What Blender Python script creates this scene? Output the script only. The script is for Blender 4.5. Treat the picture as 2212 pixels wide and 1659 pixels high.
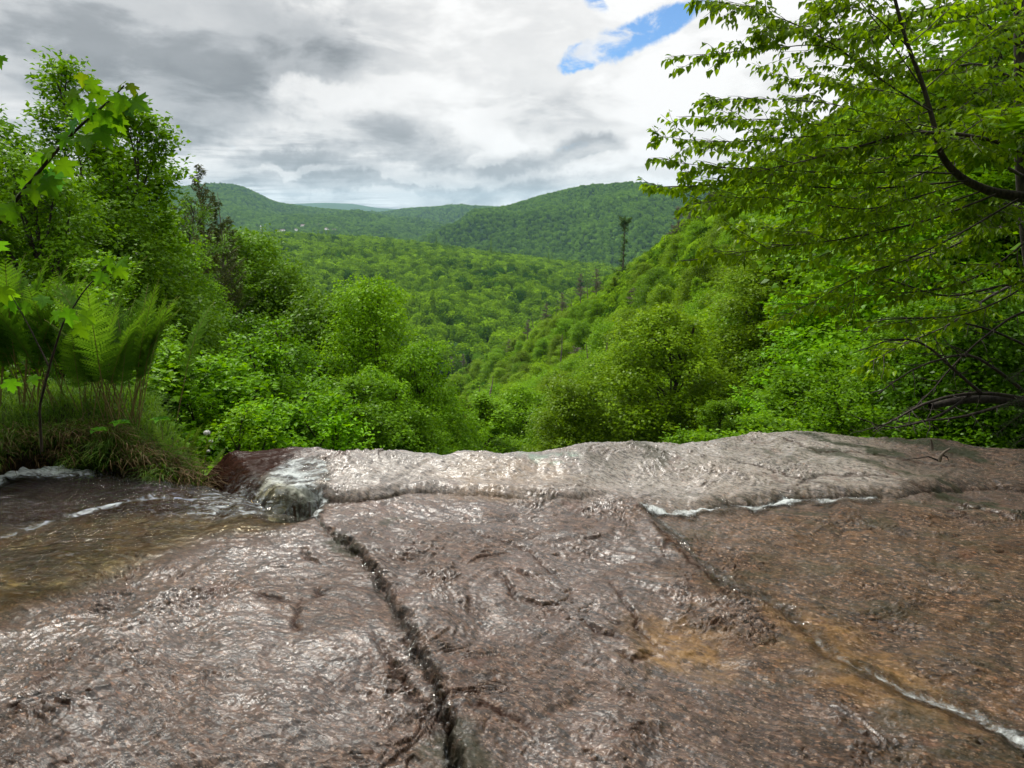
import bpy, math, random
import numpy as np
from math import radians as R

SC = bpy.context.scene
COL = SC.collection
for o in list(bpy.data.objects):
    bpy.data.objects.remove(o, do_unlink=True)

# ------------------------------------------------------------------ camera
PITCH = R(14.5)
HF = R(75.0)
CAMZ = 1.5
cam_d = bpy.data.cameras.new("camera")
cam_d.sensor_fit = 'HORIZONTAL'
cam_d.angle = HF
cam_d.clip_start = 0.05
cam_d.clip_end = 100000.0
cam = bpy.data.objects.new("camera", cam_d)
COL.objects.link(cam)
cam.location = (0, 0, CAMZ)
cam.rotation_euler = (math.pi / 2 - PITCH, 0, 0)
SC.camera = cam
FPX = 1106.0 / math.tan(HF / 2)          # focal length in the pixels of a 2212 wide picture
CP, SP = math.cos(PITCH), math.sin(PITCH)


def ray(px, py):
    u = (px - 1106.0) / FPX
    v = (829.5 - py) / FPX
    return np.array([u, CP + v * SP, -SP + v * CP])


def at(px, py, Y):
    d = ray(px, py)
    return np.array([0, 0, CAMZ]) + d * (Y / d[1])


# ------------------------------------------------------------------ light
SUN_EL, SUN_AZ = R(56), R(-35)           # azimuth from +Y towards +X
WORLD_CLOUD = 1.0
SC.view_settings.view_transform = 'Standard'
SC.view_settings.look = 'None'
SC.view_settings.gamma = 1.0
SC.view_settings.use_curve_mapping = False
SC.view_settings.exposure = 0.0
SC.cycles.use_denoising = True
SC.cycles.max_bounces = 8
SC.cycles.diffuse_bounces = 3
SC.cycles.glossy_bounces = 3
SC.cycles.transmission_bounces = 4
SC.cycles.transparent_max_bounces = 12
SC.cycles.volume_bounces = 0
SC.cycles.sample_clamp_indirect = 6.0

sd = bpy.data.lights.new("sun", 'SUN')
sd.energy = 4.3
sd.angle = R(14)
sd.color = (1.0, 0.955, 0.87)
sun = bpy.data.objects.new("sun", sd)
COL.objects.link(sun)
sun.rotation_euler = (math.pi / 2 - SUN_EL, 0, math.pi - SUN_AZ)

# ------------------------------------------------------------------ node helpers


class NT:
    def __init__(s, tree):
        s.t = tree
        s.n = tree.nodes
        s.l = tree.links

    def new(s, typ, **kw):
        n = s.n.new(typ)
        for k, v in kw.items():
            setattr(n, k, v)
        return n

    def put(s, sock, v):
        if isinstance(v, bpy.types.NodeSocket):
            s.l.new(v, sock)
        elif v is not None:
            if hasattr(sock, 'default_value'):
                try:
                    sock.default_value = v
                except Exception:
                    sock.default_value = tuple(v) + (1.0,)

    def math(s, op, a, b=None, c=None, clamp=False):
        n = s.new('ShaderNodeMath', operation=op, use_clamp=clamp)
        s.put(n.inputs[0], a)
        s.put(n.inputs[1], b)
        if c is not None:
            s.put(n.inputs[2], c)
        return n.outputs[0]

    def vmath(s, op, a, b=None):
        n = s.new('ShaderNodeVectorMath', operation=op)
        s.put(n.inputs[0], a)
        if op == 'SCALE':
            s.put(n.inputs[3], b)
        else:
            s.put(n.inputs[1], b)
        return n.outputs[1] if op in ('DOT_PRODUCT', 'LENGTH') else n.outputs[0]

    def mix(s, f, a, b, mode='MIX'):
        n = s.new('ShaderNodeMix', data_type='RGBA', blend_type=mode)
        n.clamp_factor = True
        s.put(n.inputs[0], f)
        for i, v in ((6, a), (7, b)):
            if isinstance(v, (tuple, list)) and len(v) == 3:
                v = tuple(v) + (1.0,)
            s.put(n.inputs[i], v)
        return n.outputs[2]

    def noise(s, vec, scale, detail=4.0, rough=0.55, dist=0.0, out=0, lac=2.0):
        n = s.new('ShaderNodeTexNoise')
        s.put(n.inputs['Vector'], vec)
        s.put(n.inputs['Scale'], scale)
        s.put(n.inputs['Detail'], detail)
        s.put(n.inputs['Roughness'], rough)
        s.put(n.inputs['Lacunarity'], lac)
        s.put(n.inputs['Distortion'], dist)
        return n.outputs[out]

    def ramp(s, f, stops, interp='LINEAR'):
        n = s.new('ShaderNodeValToRGB')
        cr = n.color_ramp
        cr.interpolation = interp
        while len(cr.elements) < len(stops):
            cr.elements.new(0.5)
        for e, (p, c) in zip(cr.elements, stops):
            e.position = p
            e.color = (c, c, c, 1) if isinstance(c, (int, float)) else tuple(c) + (1.0,)
        s.put(n.inputs[0], f)
        return n.outputs[0]

    def smooth(s, v, a, b):
        n = s.new('ShaderNodeMapRange', interpolation_type='SMOOTHSTEP')
        s.put(n.inputs[0], v)
        n.inputs[1].default_value = a
        n.inputs[2].default_value = b
        return n.outputs[0]

    def attr(s, name, out='Color'):
        n = s.new('ShaderNodeAttribute', attribute_name=name)
        return n.outputs[out]

    def sep(s, v):
        n = s.new('ShaderNodeSeparateXYZ')
        s.put(n.inputs[0], v)
        return n.outputs

    def comb(s, x, y, z):
        n = s.new('ShaderNodeCombineXYZ')
        for i, v in enumerate((x, y, z)):
            s.put(n.inputs[i], v)
        return n.outputs[0]

    def bump(s, h, strength, dist, normal=None):
        n = s.new('ShaderNodeBump')
        s.put(n.inputs['Height'], h)
        n.inputs['Strength'].default_value = strength
        n.inputs['Distance'].default_value = dist
        if normal is not None:
            s.put(n.inputs['Normal'], normal)
        return n.outputs[0]


def material(name):
    m = bpy.data.materials.new(name)
    m.use_nodes = True
    t = NT(m.node_tree)
    for n in list(t.n):
        t.n.remove(n)
    out = t.new('ShaderNodeOutputMaterial')
    return m, t, out


# ------------------------------------------------------------------ world: sky with layers of cloud
world = bpy.data.worlds.new("World")
SC.world = world
world.use_nodes = True
W = NT(world.node_tree)
for n in list(W.n):
    W.n.remove(n)
wout = W.new('ShaderNodeOutputWorld')
bg = W.new('ShaderNodeBackground')
sky = W.new('ShaderNodeTexSky', sky_type='NISHITA')
sky.sun_disc = False
sky.sun_elevation = SUN_EL
sky.sun_rotation = SUN_AZ
sky.altitude = 300
sky.air_density = 1.0
sky.dust_density = 0.4
sky.ozone_density = 2.0
tc = W.new('ShaderNodeTexCoord')
D = W.vmath('NORMALIZE', tc.outputs['Generated'])
dx, dy, dz = W.sep(D)[:]
zc = W.math('MAXIMUM', dz, 0.0)
den = W.math('ADD', zc, 0.055)
P2 = W.comb(W.math('DIVIDE', dx, den), W.math('DIVIDE', dy, den), 0.0)
elev = W.math('MULTIPLY', W.math('ARCSINE', dz), 180 / math.pi)
azim = W.math('MULTIPLY', W.math('ARCTAN2', dx, dy), 180 / math.pi)
# wobble of the outlines
wb = W.vmath('SUBTRACT', W.noise(D, 6.0, 6.0, 0.62, 0.0, out=1), (0.5, 0.5, 0.5))
wx, wy, _w = W.sep(wb)[:]


def azel(px, py):
    d = ray(px, py)
    d = d / np.linalg.norm(d)
    return math.degrees(math.atan2(d[0], d[1])), math.degrees(math.asin(d[2]))


def blob(px, py, ra, re, soft=0.5, wob=14.0, rot=0.0):
    """soft elliptical patch of the sky round a direction: 1 inside, 0 outside"""
    a0, e0 = azel(px, py)
    a = W.math('ADD', W.math('SUBTRACT', azim, a0), W.math('MULTIPLY', wx, wob))
    e = W.math('ADD', W.math('SUBTRACT', elev, e0), W.math('MULTIPLY', wy, wob))
    c, s_ = math.cos(R(rot)), math.sin(R(rot))
    a2 = W.math('ADD', W.math('MULTIPLY', a, c / ra), W.math('MULTIPLY', e, s_ / ra))
    e2 = W.math('ADD', W.math('MULTIPLY', a, -s_ / re), W.math('MULTIPLY', e, c / re))
    d = W.math('SQRT', W.math('ADD', W.math('MULTIPLY', a2, a2), W.math('MULTIPLY', e2, e2)))
    n = W.new('ShaderNodeMapRange', interpolation_type='SMOOTHSTEP')
    W.put(n.inputs[0], d)
    n.inputs[1].default_value = 1.0 + soft / 2
    n.inputs[2].default_value = 1.0 - soft / 2
    n.inputs[3].default_value = 0.0
    n.inputs[4].default_value = 1.0
    return n.outputs[0]


big = W.noise(W.vmath('MULTIPLY', P2, (0.8, 1.0, 1.0)), 0.62, 7.0, 0.55, 0.15)
med = W.noise(W.vmath('MULTIPLY', W.vmath('ADD', P2, (7.3, 2.1, 0.0)), (0.75, 1.15, 1.0)), 1.25, 8.0, 0.58, 0.1)
dens = W.math('ADD', W.math('MULTIPLY', big, 0.35), W.math('MULTIPLY', med, 0.65))
lum = W.ramp(dens, [(0.36, 1.0), (0.46, 0.95), (0.52, 0.76), (0.58, 0.56), (0.68, 0.42)])
lumv = W.sep(lum)[0]
# broad weather: grey to the upper left, bright overhead to the right
lumv = W.math('MULTIPLY', lumv, 1.0)
lift = blob(1500, 250, 27, 13, 1.1, 8.0)
lumv = W.math('ADD', lumv, W.math('MULTIPLY', lift, W.math('SUBTRACT', 0.97, lumv)), None)
lf2 = W.math('MULTIPLY', blob(900, 130, 10, 7, 0.9, 10.0), 0.75)
lumv = W.math('ADD', lumv, W.math('MULTIPLY', lf2, W.math('SUBTRACT', 0.93, lumv)))
DARKS = [(300, 120, 15, 5.5, 1.1, 0.46, 6), (640, 120, 5.0, 3.4, 0.8, 0.30, -12), (150, 40, 14, 5, 0.8, 0.50, 0),
         (400, 215, 9, 2.0, 0.8, 0.38, 0), (900, 320, 5.5, 1.6, 0.7, 0.42, 0), (1180, 240, 5, 1.7, 1.0, 0.68, 0),
         (1270, 340, 2.6, 1.3, 0.6, 0.50, 0), (1120, 360, 3.6, 1.0, 0.7, 0.52, 0), (620, 350, 5, 0.8, 0.8, 0.45, 0),
         (700, 395, 9, 0.7, 0.9, 0.50, 0), (1000, 415, 12, 0.8, 0.9, 0.50, 0), (1430, 395, 3.5, 0.6, 0.8, 0.62, 0),
         (760, 268, 6, 1.0, 1.0, 0.62, 0)]
for (px, py, ra, re, soft, lv, rot) in DARKS:
    b = blob(px, py, ra, re, soft + 0.25, 6.5, rot)
    lumv = W.math('ADD', lumv, W.math('MULTIPLY', W.math('MULTIPLY', b, 0.74), W.math('SUBTRACT', lv, lumv)))
LIGHTS = [(440, 372, 2.2, 0.8, 0.7, 0.86), (1060, 335, 2.4, 0.7, 0.6, 0.93), (900, 385, 4.5, 0.45, 0.7, 0.88),
          (640, 372, 3.0, 0.35, 0.7, 0.85), (820, 425, 8, 0.4, 0.8, 0.80), (1370, 372, 5.5, 0.5, 0.7, 0.92),
          (720, 218, 4.0, 1.2, 0.8, 0.88)]
for (px, py, ra, re, soft, lv) in LIGHTS:
    b = blob(px, py, ra, re, soft, 7.0)
    lumv = W.math('ADD', lumv, W.math('MULTIPLY', W.math('MULTIPLY', b, 0.7), W.math('SUBTRACT', lv, lumv)))
fine = W.noise(W.vmath('MULTIPLY', D, (1.0, 1.0, 2.2)), 20.0, 8.0, 0.6, 0.3)
lumv = W.math('ADD', lumv, W.math('MULTIPLY', W.math('SUBTRACT', fine, 0.5), 0.15))
puff = W.noise(W.vmath('MULTIPLY', D, (1.0, 1.0, 2.6)), 7.5, 9.0, 0.56, 0.25)
mid_ = W.math('SUBTRACT', 1.0, W.math('MULTIPLY', W.math('ABSOLUTE', W.math('SUBTRACT', lumv, 0.66)), 1.6))
lumv = W.math('ADD', lumv, W.math('MULTIPLY', W.math('MULTIPLY', W.math('SUBTRACT', W.smooth(puff, 0.38, 0.60), 0.5), 0.34), mid_))
lumv = W.math('MAXIMUM', W.math('MINIMUM', lumv, 1.02), 0.22)
# cloud colour: dark bellies a little blue
ccol = W.mix(W.smooth(lumv, 0.25, 0.95), (0.92, 0.97, 1.03), (1.0, 0.995, 0.985))
cloud = W.vmath('SCALE', ccol, W.math('MULTIPLY', lumv, WORLD_CLOUD))
# unseen cloud overhead, brightened beyond white to add light on the foliage
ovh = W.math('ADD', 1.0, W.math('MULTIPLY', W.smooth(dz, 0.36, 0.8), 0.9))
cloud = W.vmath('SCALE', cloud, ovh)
hole = blob(1388, 70, 4.9, 0.95, 1.2, 4.0, 21)
h2 = blob(1250, 122, 2.1, 0.9, 0.9, 5.0, 10)
h3 = W.math('MULTIPLY', blob(1235, 325, 1.5, 0.35, 0.5, 3.0, 10), 0.35)
h4 = blob(1290, 8, 1.1, 0.6, 1.2, 4.0, -30)
hole = W.math('MAXIMUM', W.math('MAXIMUM', hole, h2), W.math('MAXIMUM', h3, W.math('MULTIPLY', h4, 0.8)))
hole = W.smooth(W.math('ADD', hole, W.math('MULTIPLY', W.math('SUBTRACT', W.noise(D, 22.0, 7.0, 0.62), 0.5), 1.3)), 0.22, 0.80)
wisp = W.math('MULTIPLY', W.smooth(W.noise(W.vmath('MULTIPLY', D, (1.0, 1.0, 1.8)), 16.0, 8.0, 0.62, 0.4), 0.46, 0.66), 0.85)
hole = W.math('MULTIPLY', hole, W.math('SUBTRACT', 1.0, wisp))
gapn = W.math('MULTIPLY', W.smooth(W.noise(P2, 0.9, 6.0, 0.55), 0.64, 0.70), W.smooth(dy, 0.25, -0.1))
hole = W.math('MAXIMUM', hole, W.math('MULTIPLY', gapn, 0.8))
blue = W.vmath('MULTIPLY', sky.outputs[0], (0.080, 0.108, 0.135))
fin = W.mix(hole, cloud, blue)
# below the horizon
fin = W.mix(W.smooth(dz, 0.0, -0.05), fin, (0.10, 0.13, 0.09))
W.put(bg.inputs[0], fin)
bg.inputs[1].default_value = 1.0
W.l.new(bg.outputs[0], wout.inputs[0])
world.cycles.sampling_method = 'MANUAL'
world.cycles.sample_map_resolution = 1024

# ------------------------------------------------------------------ mesh helpers


def mesh_np(name, verts, faces, mat=None, smooth=False, attrs=None, edges=None):
    """verts (N,3); faces: list of (M,k) arrays"""
    verts = np.asarray(verts, dtype=np.float32)
    me = bpy.data.meshes.new(name)
    me.vertices.add(len(verts))
    me.vertices.foreach_set('co', verts.ravel())
    faces = [np.asarray(f, dtype=np.int32) for f in faces if len(f)]
    if faces:
        loops = np.concatenate([f.ravel() for f in faces])
        tot = np.concatenate([np.full(len(f), f.shape[1], dtype=np.int32) for f in faces])
        start = np.concatenate([[0], np.cumsum(tot)[:-1]]).astype(np.int32)
        me.loops.add(len(loops))
        me.loops.foreach_set('vertex_index', loops)
        me.polygons.add(len(tot))
        me.polygons.foreach_set('loop_start', start)
        me.polygons.foreach_set('loop_total', tot)
        if smooth:
            me.polygons.foreach_set('use_smooth', np.ones(len(tot), dtype=bool))
    if attrs:
        for k, v in attrs.items():
            v = np.asarray(v, dtype=np.float32)
            if v.ndim == 1:
                a = me.attributes.new(k, 'FLOAT', 'POINT')
                a.data.foreach_set('value', v)
            else:
                a = me.attributes.new(k, 'FLOAT_COLOR', 'POINT')
                a.data.foreach_set('color', v.ravel())
    me.update(calc_edges=True)
    if mat is not None:
        for m in (mat if isinstance(mat, (list, tuple)) else [mat]):
            me.materials.append(m)
    return me


def link(name, me, parent=None, loc=None):
    o = bpy.data.objects.new(name, me)
    COL.objects.link(o)
    if parent is not None:
        o.parent = parent
    if loc is not None:
        o.location = tuple(float(v) for v in loc)
    return o


def tag(o, label=None, cat=None, group=None, kind=None):
    if label:
        o['label'] = label
    if cat:
        o['category'] = cat
    if group:
        o['group'] = group
    if kind:
        o['kind'] = kind
    return o


def empty(name, loc, label, cat, group=None):
    o = link(name, None, None, loc)
    o.empty_display_size = 0.2
    return tag(o, label, cat, group)


def grid_faces(nr, nc, keep=None):
    i = np.arange(nr - 1)[:, None] * nc + np.arange(nc - 1)[None, :]
    f = np.stack([i, i + 1, i + nc + 1, i + nc], axis=-1).reshape(-1, 4)
    if keep is not None:
        f = f[keep.reshape(-1)]
    return f


_perm = np.random.RandomState(7).permutation(4096).astype(np.int64)


def perlin(x, y, seed=0):
    xi, yi = np.floor(x).astype(np.int64), np.floor(y).astype(np.int64)
    xf, yf = x - xi, y - yi
    u = xf * xf * xf * (xf * (xf * 6 - 15) + 10)
    v = yf * yf * yf * (yf * (yf * 6 - 15) + 10)

    def g(ix, iy, fx, fy):
        h = _perm[(_perm[(ix + seed * 131) & 4095] + iy) & 4095]
        a = h * (2 * math.pi / 4096.0)
        return np.cos(a) * fx + np.sin(a) * fy
    a = g(xi, yi, xf, yf)
    b = g(xi + 1, yi, xf - 1, yf)
    c = g(xi, yi + 1, xf, yf - 1)
    d = g(xi + 1, yi + 1, xf - 1, yf - 1)
    return ((a + (b - a) * u) * (1 - v) + (c + (d - c) * u) * v) * 1.5


def fbm(x, y, oct=4, seed=0, gain=0.5, lac=2.03):
    s, a = 0.0, 1.0
    for k in range(oct):
        s = s + a * perlin(x + 17.3 * k, y - 9.1 * k, seed + k)
        x, y, a = x * lac, y * lac, a * gain
    return s


def sstep(x, a, b):
    t = np.clip((x - a) / (b - a), 0, 1)
    return t * t * (3 - 2 * t)


def seg_dist(X, Y, pts):
    """distance to a polyline, signed side (+ = right of travel), and arc parameter 0..1"""
    best = np.full(X.shape, 1e9)
    side = np.zeros(X.shape)
    par = np.zeros(X.shape)
    n = len(pts) - 1
    for i in range(n):
        ax, ay = pts[i][:2]
        bx, by = pts[i + 1][:2]
        vx, vy = bx - ax, by - ay
        L2 = vx * vx + vy * vy + 1e-12
        t = np.clip(((X - ax) * vx + (Y - ay) * vy) / L2, 0, 1)
        ddx, ddy = X - ax - t * vx, Y - ay - t * vy
        d = np.sqrt(ddx * ddx + ddy * ddy)
        m = d < best
        best = np.where(m, d, best)
        side = np.where(m, np.sign(vy * (X - ax) - vx * (Y - ay)), side)
        par = np.where(m, (i + t) / n, par)
    return best, side, par


def poly_in(X, Y, pts, soft=0.1):
    """soft inside mask of a closed polygon"""
    inside = np.zeros(X.shape, dtype=bool)
    n = len(pts)
    for i in range(n):
        x1, y1 = pts[i][:2]
        x2, y2 = pts[(i + 1) % n][:2]
        c = ((y1 > Y) != (y2 > Y)) & (X < (x2 - x1) * (Y - y1) / (y2 - y1 + 1e-12) + x1)
        inside ^= c
    d, _, _ = seg_dist(X, Y, list(pts) + [pts[0]])
    sd_ = np.where(inside, d, -d)
    return sstep(sd_, -soft, soft), sd_


def tube(pts, rad, sides=6, cap=True):
    pts = np.asarray(pts, float)
    n = len(pts)
    tan = np.gradient(pts, axis=0)
    tan /= (np.linalg.norm(tan, axis=1)[:, None] + 1e-9)
    ref = np.array([0, 0, 1.0]) if abs(tan[0][2]) < 0.8 else np.array([1.0, 0, 0])
    V = []
    for i in range(n):
        a = np.cross(tan[i], ref)
        a /= np.linalg.norm(a) + 1e-9
        b = np.cross(tan[i], a)
        ref = -b if False else ref
        ang = np.arange(sides) * 2 * math.pi / sides
        r = rad[i] if hasattr(rad, '__len__') else rad
        V.append(pts[i] + r * (np.cos(ang)[:, None] * a + np.sin(ang)[:, None] * b))
    V = np.concatenate(V)
    F = []
    for i in range(n - 1):
        for k in range(sides):
            k2 = (k + 1) % sides
            F.append((i * sides + k, i * sides + k2, (i + 1) * sides + k2, (i + 1) * sides + k))
    return V, np.array(F, dtype=np.int32)


class Acc:
    """collects quads"""

    def __init__(s):
        s.v, s.f, s.a, s.n = [], [], [], 0

    def add(s, v, f, a=None):
        s.v.append(np.asarray(v, float))
        s.f.append(np.asarray(f, dtype=np.int64) + s.n)
        s.a.append(np.full(len(v), 0.5) if a is None else (np.full(len(v), a) if np.isscalar(a) else np.asarray(a)))
        s.n += len(v)

    def tube(s, pts, rad, sides=6):
        v, f = tube(pts, rad, sides)
        s.add(v, f)

    def mesh(s, name, mat, smooth=False):
        V = np.concatenate(s.v) if s.v else np.zeros((0, 3))
        A = np.concatenate(s.a) if s.a else np.zeros(0)
        by = {}
        for f in s.f:
            by.setdefault(f.shape[1], []).append(f)
        return mesh_np(name, V, [np.concatenate(v) for v in by.values()], mat, smooth, {'tint': A})


def unit(v):
    return v / (np.linalg.norm(v, axis=-1, keepdims=True) + 1e-9)


def leaves(acc, P, D, N, L, Wd, rng, shape='rhomb', fold=0.15):
    """P base points, D direction, N rough normal, L length, Wd half width (ratio of L)"""
    P, D = np.asarray(P), unit(np.asarray(D))
    S = unit(np.cross(D, N))
    Nn = np.cross(S, D)
    L = L[:, None]
    n = len(P)
    t = rng.random(n)
    if shape == 'rhomb':
        w = L * Wd
        v = np.stack([P, P + D * L * 0.42 + S * w + Nn * L * fold * 0.4, P + D * L - Nn * L * fold, P + D * L * 0.42 - S * w + Nn * L * fold * 0.4], axis=1)
        idx = np.arange(n)[:, None] * 4 + np.arange(4)[None, :]
        acc.add(v.reshape(-1, 3), idx, np.repeat(t, 4))
    else:                                  # ovate, folded on its midrib: 4 quads
        w = L * Wd
        up = Nn * L * fold
        a = P + D * L * 0.10
        m1, m2, tip = P + D * L * 0.36 - up * 0.2, P + D * L * 0.70 - up * 0.5, P + D * L * 1.05 - up * 1.5
        r1, r2 = P + D * L * 0.36 + S * w + up, P + D * L * 0.70 + S * w * 0.72 + up * 0.5
        l1, l2 = P + D * L * 0.36 - S * w + up, P + D * L * 0.70 - S * w * 0.72 + up * 0.5
        v = np.stack([a, m1, m2, tip, r1, r2, l1, l2], axis=1)
        b = np.arange(n)[:, None] * 8
        q = np.concatenate([b + np.array([[1, 4, 5, 2]]), b + np.array([[1, 2, 7, 6]])])
        tr = np.concatenate([b + np.array([[0, 4, 1]]), b + np.array([[0, 1, 6]]), b + np.array([[2, 5, 3]]), b + np.array([[2, 3, 7]])])
        acc.add(v.reshape(-1, 3), q, np.repeat(t, 8))
        acc.f.append(tr + acc.n - len(v) * 8)


# ------------------------------------------------------------------ materials


def leaf_material(name, dark, light, gloss=0.35, transl=0.42, use_obj=True, tscale=(1.25, 1.15, 0.45), patch=0.0):
    m, t, out = material(name)
    tint = t.attr('tint', 'Fac')
    oi = t.new('ShaderNodeObjectInfo')
    col = t.mix(tint, dark, light)
    if patch > 0:
        geo = t.new('ShaderNodeNewGeometry')
        pn_ = t.noise(geo.outputs['Position'], patch, 3.0, 0.5)
        col = t.mix(t.math('MULTIPLY', t.smooth(pn_, 0.35, 0.7), 0.55), col, t.vmath('MULTIPLY', col, (1.25, 1.1, 0.8)))
    rv = t.math('ADD', t.math('MULTIPLY', oi.outputs['Random'], 0.5), 0.75)
    col = t.vmath('SCALE', col, rv)
    if use_obj:
        col = t.vmath('MULTIPLY', col, oi.outputs['Color'])
    dif = t.new('ShaderNodeBsdfDiffuse')
    t.put(dif.inputs[0], col)
    tr = t.new('ShaderNodeBsdfTranslucent')
    t.put(tr.inputs[0], t.vmath('MULTIPLY', col, tscale))
    mx = t.new('ShaderNodeMixShader')
    mx.inputs[0].default_value = transl
    t.l.new(dif.outputs[0], mx.inputs[1])
    t.l.new(tr.outputs[0], mx.inputs[2])
    gl = t.new('ShaderNodeBsdfGlossy')
    gl.inputs['Roughness'].default_value = gloss
    lw = t.new('ShaderNodeLayerWeight')
    m2 = t.new('ShaderNodeMixShader')
    t.put(m2.inputs[0], t.math('ADD', 0.009, t.math('MULTIPLY', t.math('POWER', lw.outputs['Facing'], 5.0), 0.10)))
    t.l.new(mx.outputs[0], m2.inputs[1])
    t.l.new(gl.outputs[0], m2.inputs[2])
    t.l.new(m2.outputs[0], out.inputs[0])
    return m


def bark_material(name, a, b, scale=30.0, rough=0.85):
    m, t, out = material(name)
    tc_ = t.new('ShaderNodeTexCoord')
    v = t.vmath('MULTIPLY', tc_.outputs['Object'], (1, 1, 0.3))
    n = t.noise(v, scale, 5.0, 0.6)
    p = t.new('ShaderNodeBsdfPrincipled')
    t.put(p.inputs['Base Color'], t.mix(t.smooth(n, 0.35, 0.65), a, b))
    p.inputs['Roughness'].default_value = rough
    t.put(p.inputs['Normal'], t.bump(n, 0.6, 0.01))
    t.l.new(p.outputs[0], out.inputs[0])
    return m


M_LEAF = leaf_material('broad leaf', (0.078, 0.165, 0.002), (0.190, 0.335, 0.002))
M_LEAF_NEAR = leaf_material('near leaf', (0.075, 0.150, 0.003), (0.175, 0.310, 0.006), gloss=0.3, transl=0.5)
M_LEAF_MAPLE = leaf_material('maple leaf', (0.05, 0.15, 0.010), (0.14, 0.31, 0.02), gloss=0.35, transl=0.55)
M_NEEDLE = leaf_material('needles', (0.020, 0.045, 0.012), (0.05, 0.09, 0.02), transl=0.1)
M_FERN = leaf_material('fern green', (0.06, 0.16, 0.012), (0.16, 0.32, 0.03), gloss=0.5, transl=0.5)
M_GRASS = leaf_material('grass green', (0.05, 0.12, 0.015), (0.15, 0.25, 0.04), gloss=0.5, transl=0.35)
M_DRY = leaf_material('dry grass', (0.09, 0.055, 0.02), (0.30, 0.20, 0.085), gloss=0.6, transl=0.2, tscale=(1, 1, 1))
M_BARK = bark_material('dark bark', (0.018, 0.013, 0.010), (0.060, 0.045, 0.035))
M_BARK_FAR = bark_material('grey bark', (0.05, 0.04, 0.03), (0.13, 0.10, 0.08), 8.0)
M_SNAG = bark_material('dead wood', (0.06, 0.045, 0.035), (0.20, 0.16, 0.12), 12.0)
M_STIPE = bark_material('fern stalk', (0.13, 0.11, 0.03), (0.24, 0.18, 0.06), 20.0)
M_TWIG = bark_material('brown twigs', (0.085, 0.075, 0.05), (0.17, 0.145, 0.10), 5.0)


def canopy_material(name, dark, light, patch=0.006):
    m, t, out = material(name)
    geo = t.new('ShaderNodeNewGeometry')
    oi = t.new('ShaderNodeObjectInfo')
    tint = t.attr('tint', 'Fac')
    n1 = t.noise(geo.outputs['Position'], patch, 3.0, 0.6)
    r = t.math('ADD', t.math('MULTIPLY', oi.outputs['Random'], 0.85), t.math('MULTIPLY', tint, 0.30))
    r = t.math('ADD', r, t.math('MULTIPLY', t.math('SUBTRACT', n1, 0.5), 1.2))
    col = t.mix(r, dark, light)
    dif = t.new('ShaderNodeBsdfDiffuse')
    t.put(dif.inputs[0], col)
    tr = t.new('ShaderNodeBsdfTranslucent')
    t.put(tr.inputs[0], t.vmath('MULTIPLY', col, (1.2, 1.1, 0.5)))
    mx = t.new('ShaderNodeMixShader')
    mx.inputs[0].default_value = 0.25
    t.l.new(dif.outputs[0], mx.inputs[1])
    t.l.new(tr.outputs[0], mx.inputs[2])
    t.l.new(mx.outputs[0], out.inputs[0])
    return m


M_CANOPY = canopy_material('valley canopy', (0.030, 0.088, 0.006), (0.205, 0.360, 0.012))
M_CANOPY_FAR = canopy_material('hill canopy', (0.035, 0.095, 0.014), (0.150, 0.290, 0.030), 0.0025)


def ground_material(name, a, b, scale):
    m, t, out = material(name)
    geo = t.new('ShaderNodeNewGeometry')
    n = t.noise(geo.outputs['Position'], scale, 6.0, 0.6)
    p = t.new('ShaderNodeBsdfPrincipled')
    t.put(p.inputs['Base Color'], t.mix(t.smooth(n, 0.35, 0.65), a, b))
    p.inputs['Roughness'].default_value = 0.9
    p.inputs['Specular IOR Level'].default_value = 0.08
    t.l.new(p.outputs[0], out.inputs[0])
    return m


M_UNDER = ground_material('forest floor', (0.018, 0.035, 0.008), (0.045, 0.075, 0.015), 0.1)
M_UNDER_FAR = ground_material('wooded ground', (0.015, 0.045, 0.008), (0.03, 0.075, 0.012), 0.01)

# ================================================================== the granite slab
def base_plane(y):
    return -0.03 * (y - 1.5)


def gp(px, py, dz=0.0):
    """point of the slab seen at a pixel, as ground position"""
    d = ray(px, py)
    k = -0.03
    # CAMZ + t*dz_ = k*(t*dy-1.5)+dz
    t = (CAMZ - dz + k * 1.5) / (k * d[1] - d[2])
    return (d[0] * t, d[1] * t)


def gpl(pts, dz=0.0):
    return [gp(a, b, dz) for a, b in pts]


def curve_of(pts, dz=0.0, e0=None, e1=None):
    g = sorted(gpl(pts, dz))
    return np.array([p[0] for p in g]), np.array([p[1] for p in g])


def rim_curve(pts, zs):
    g = sorted([gp(a, b, z) for (a, b), z in zip(pts, zs)])
    return np.array([p[0] for p in g]), np.array([p[1] for p in g])


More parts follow.
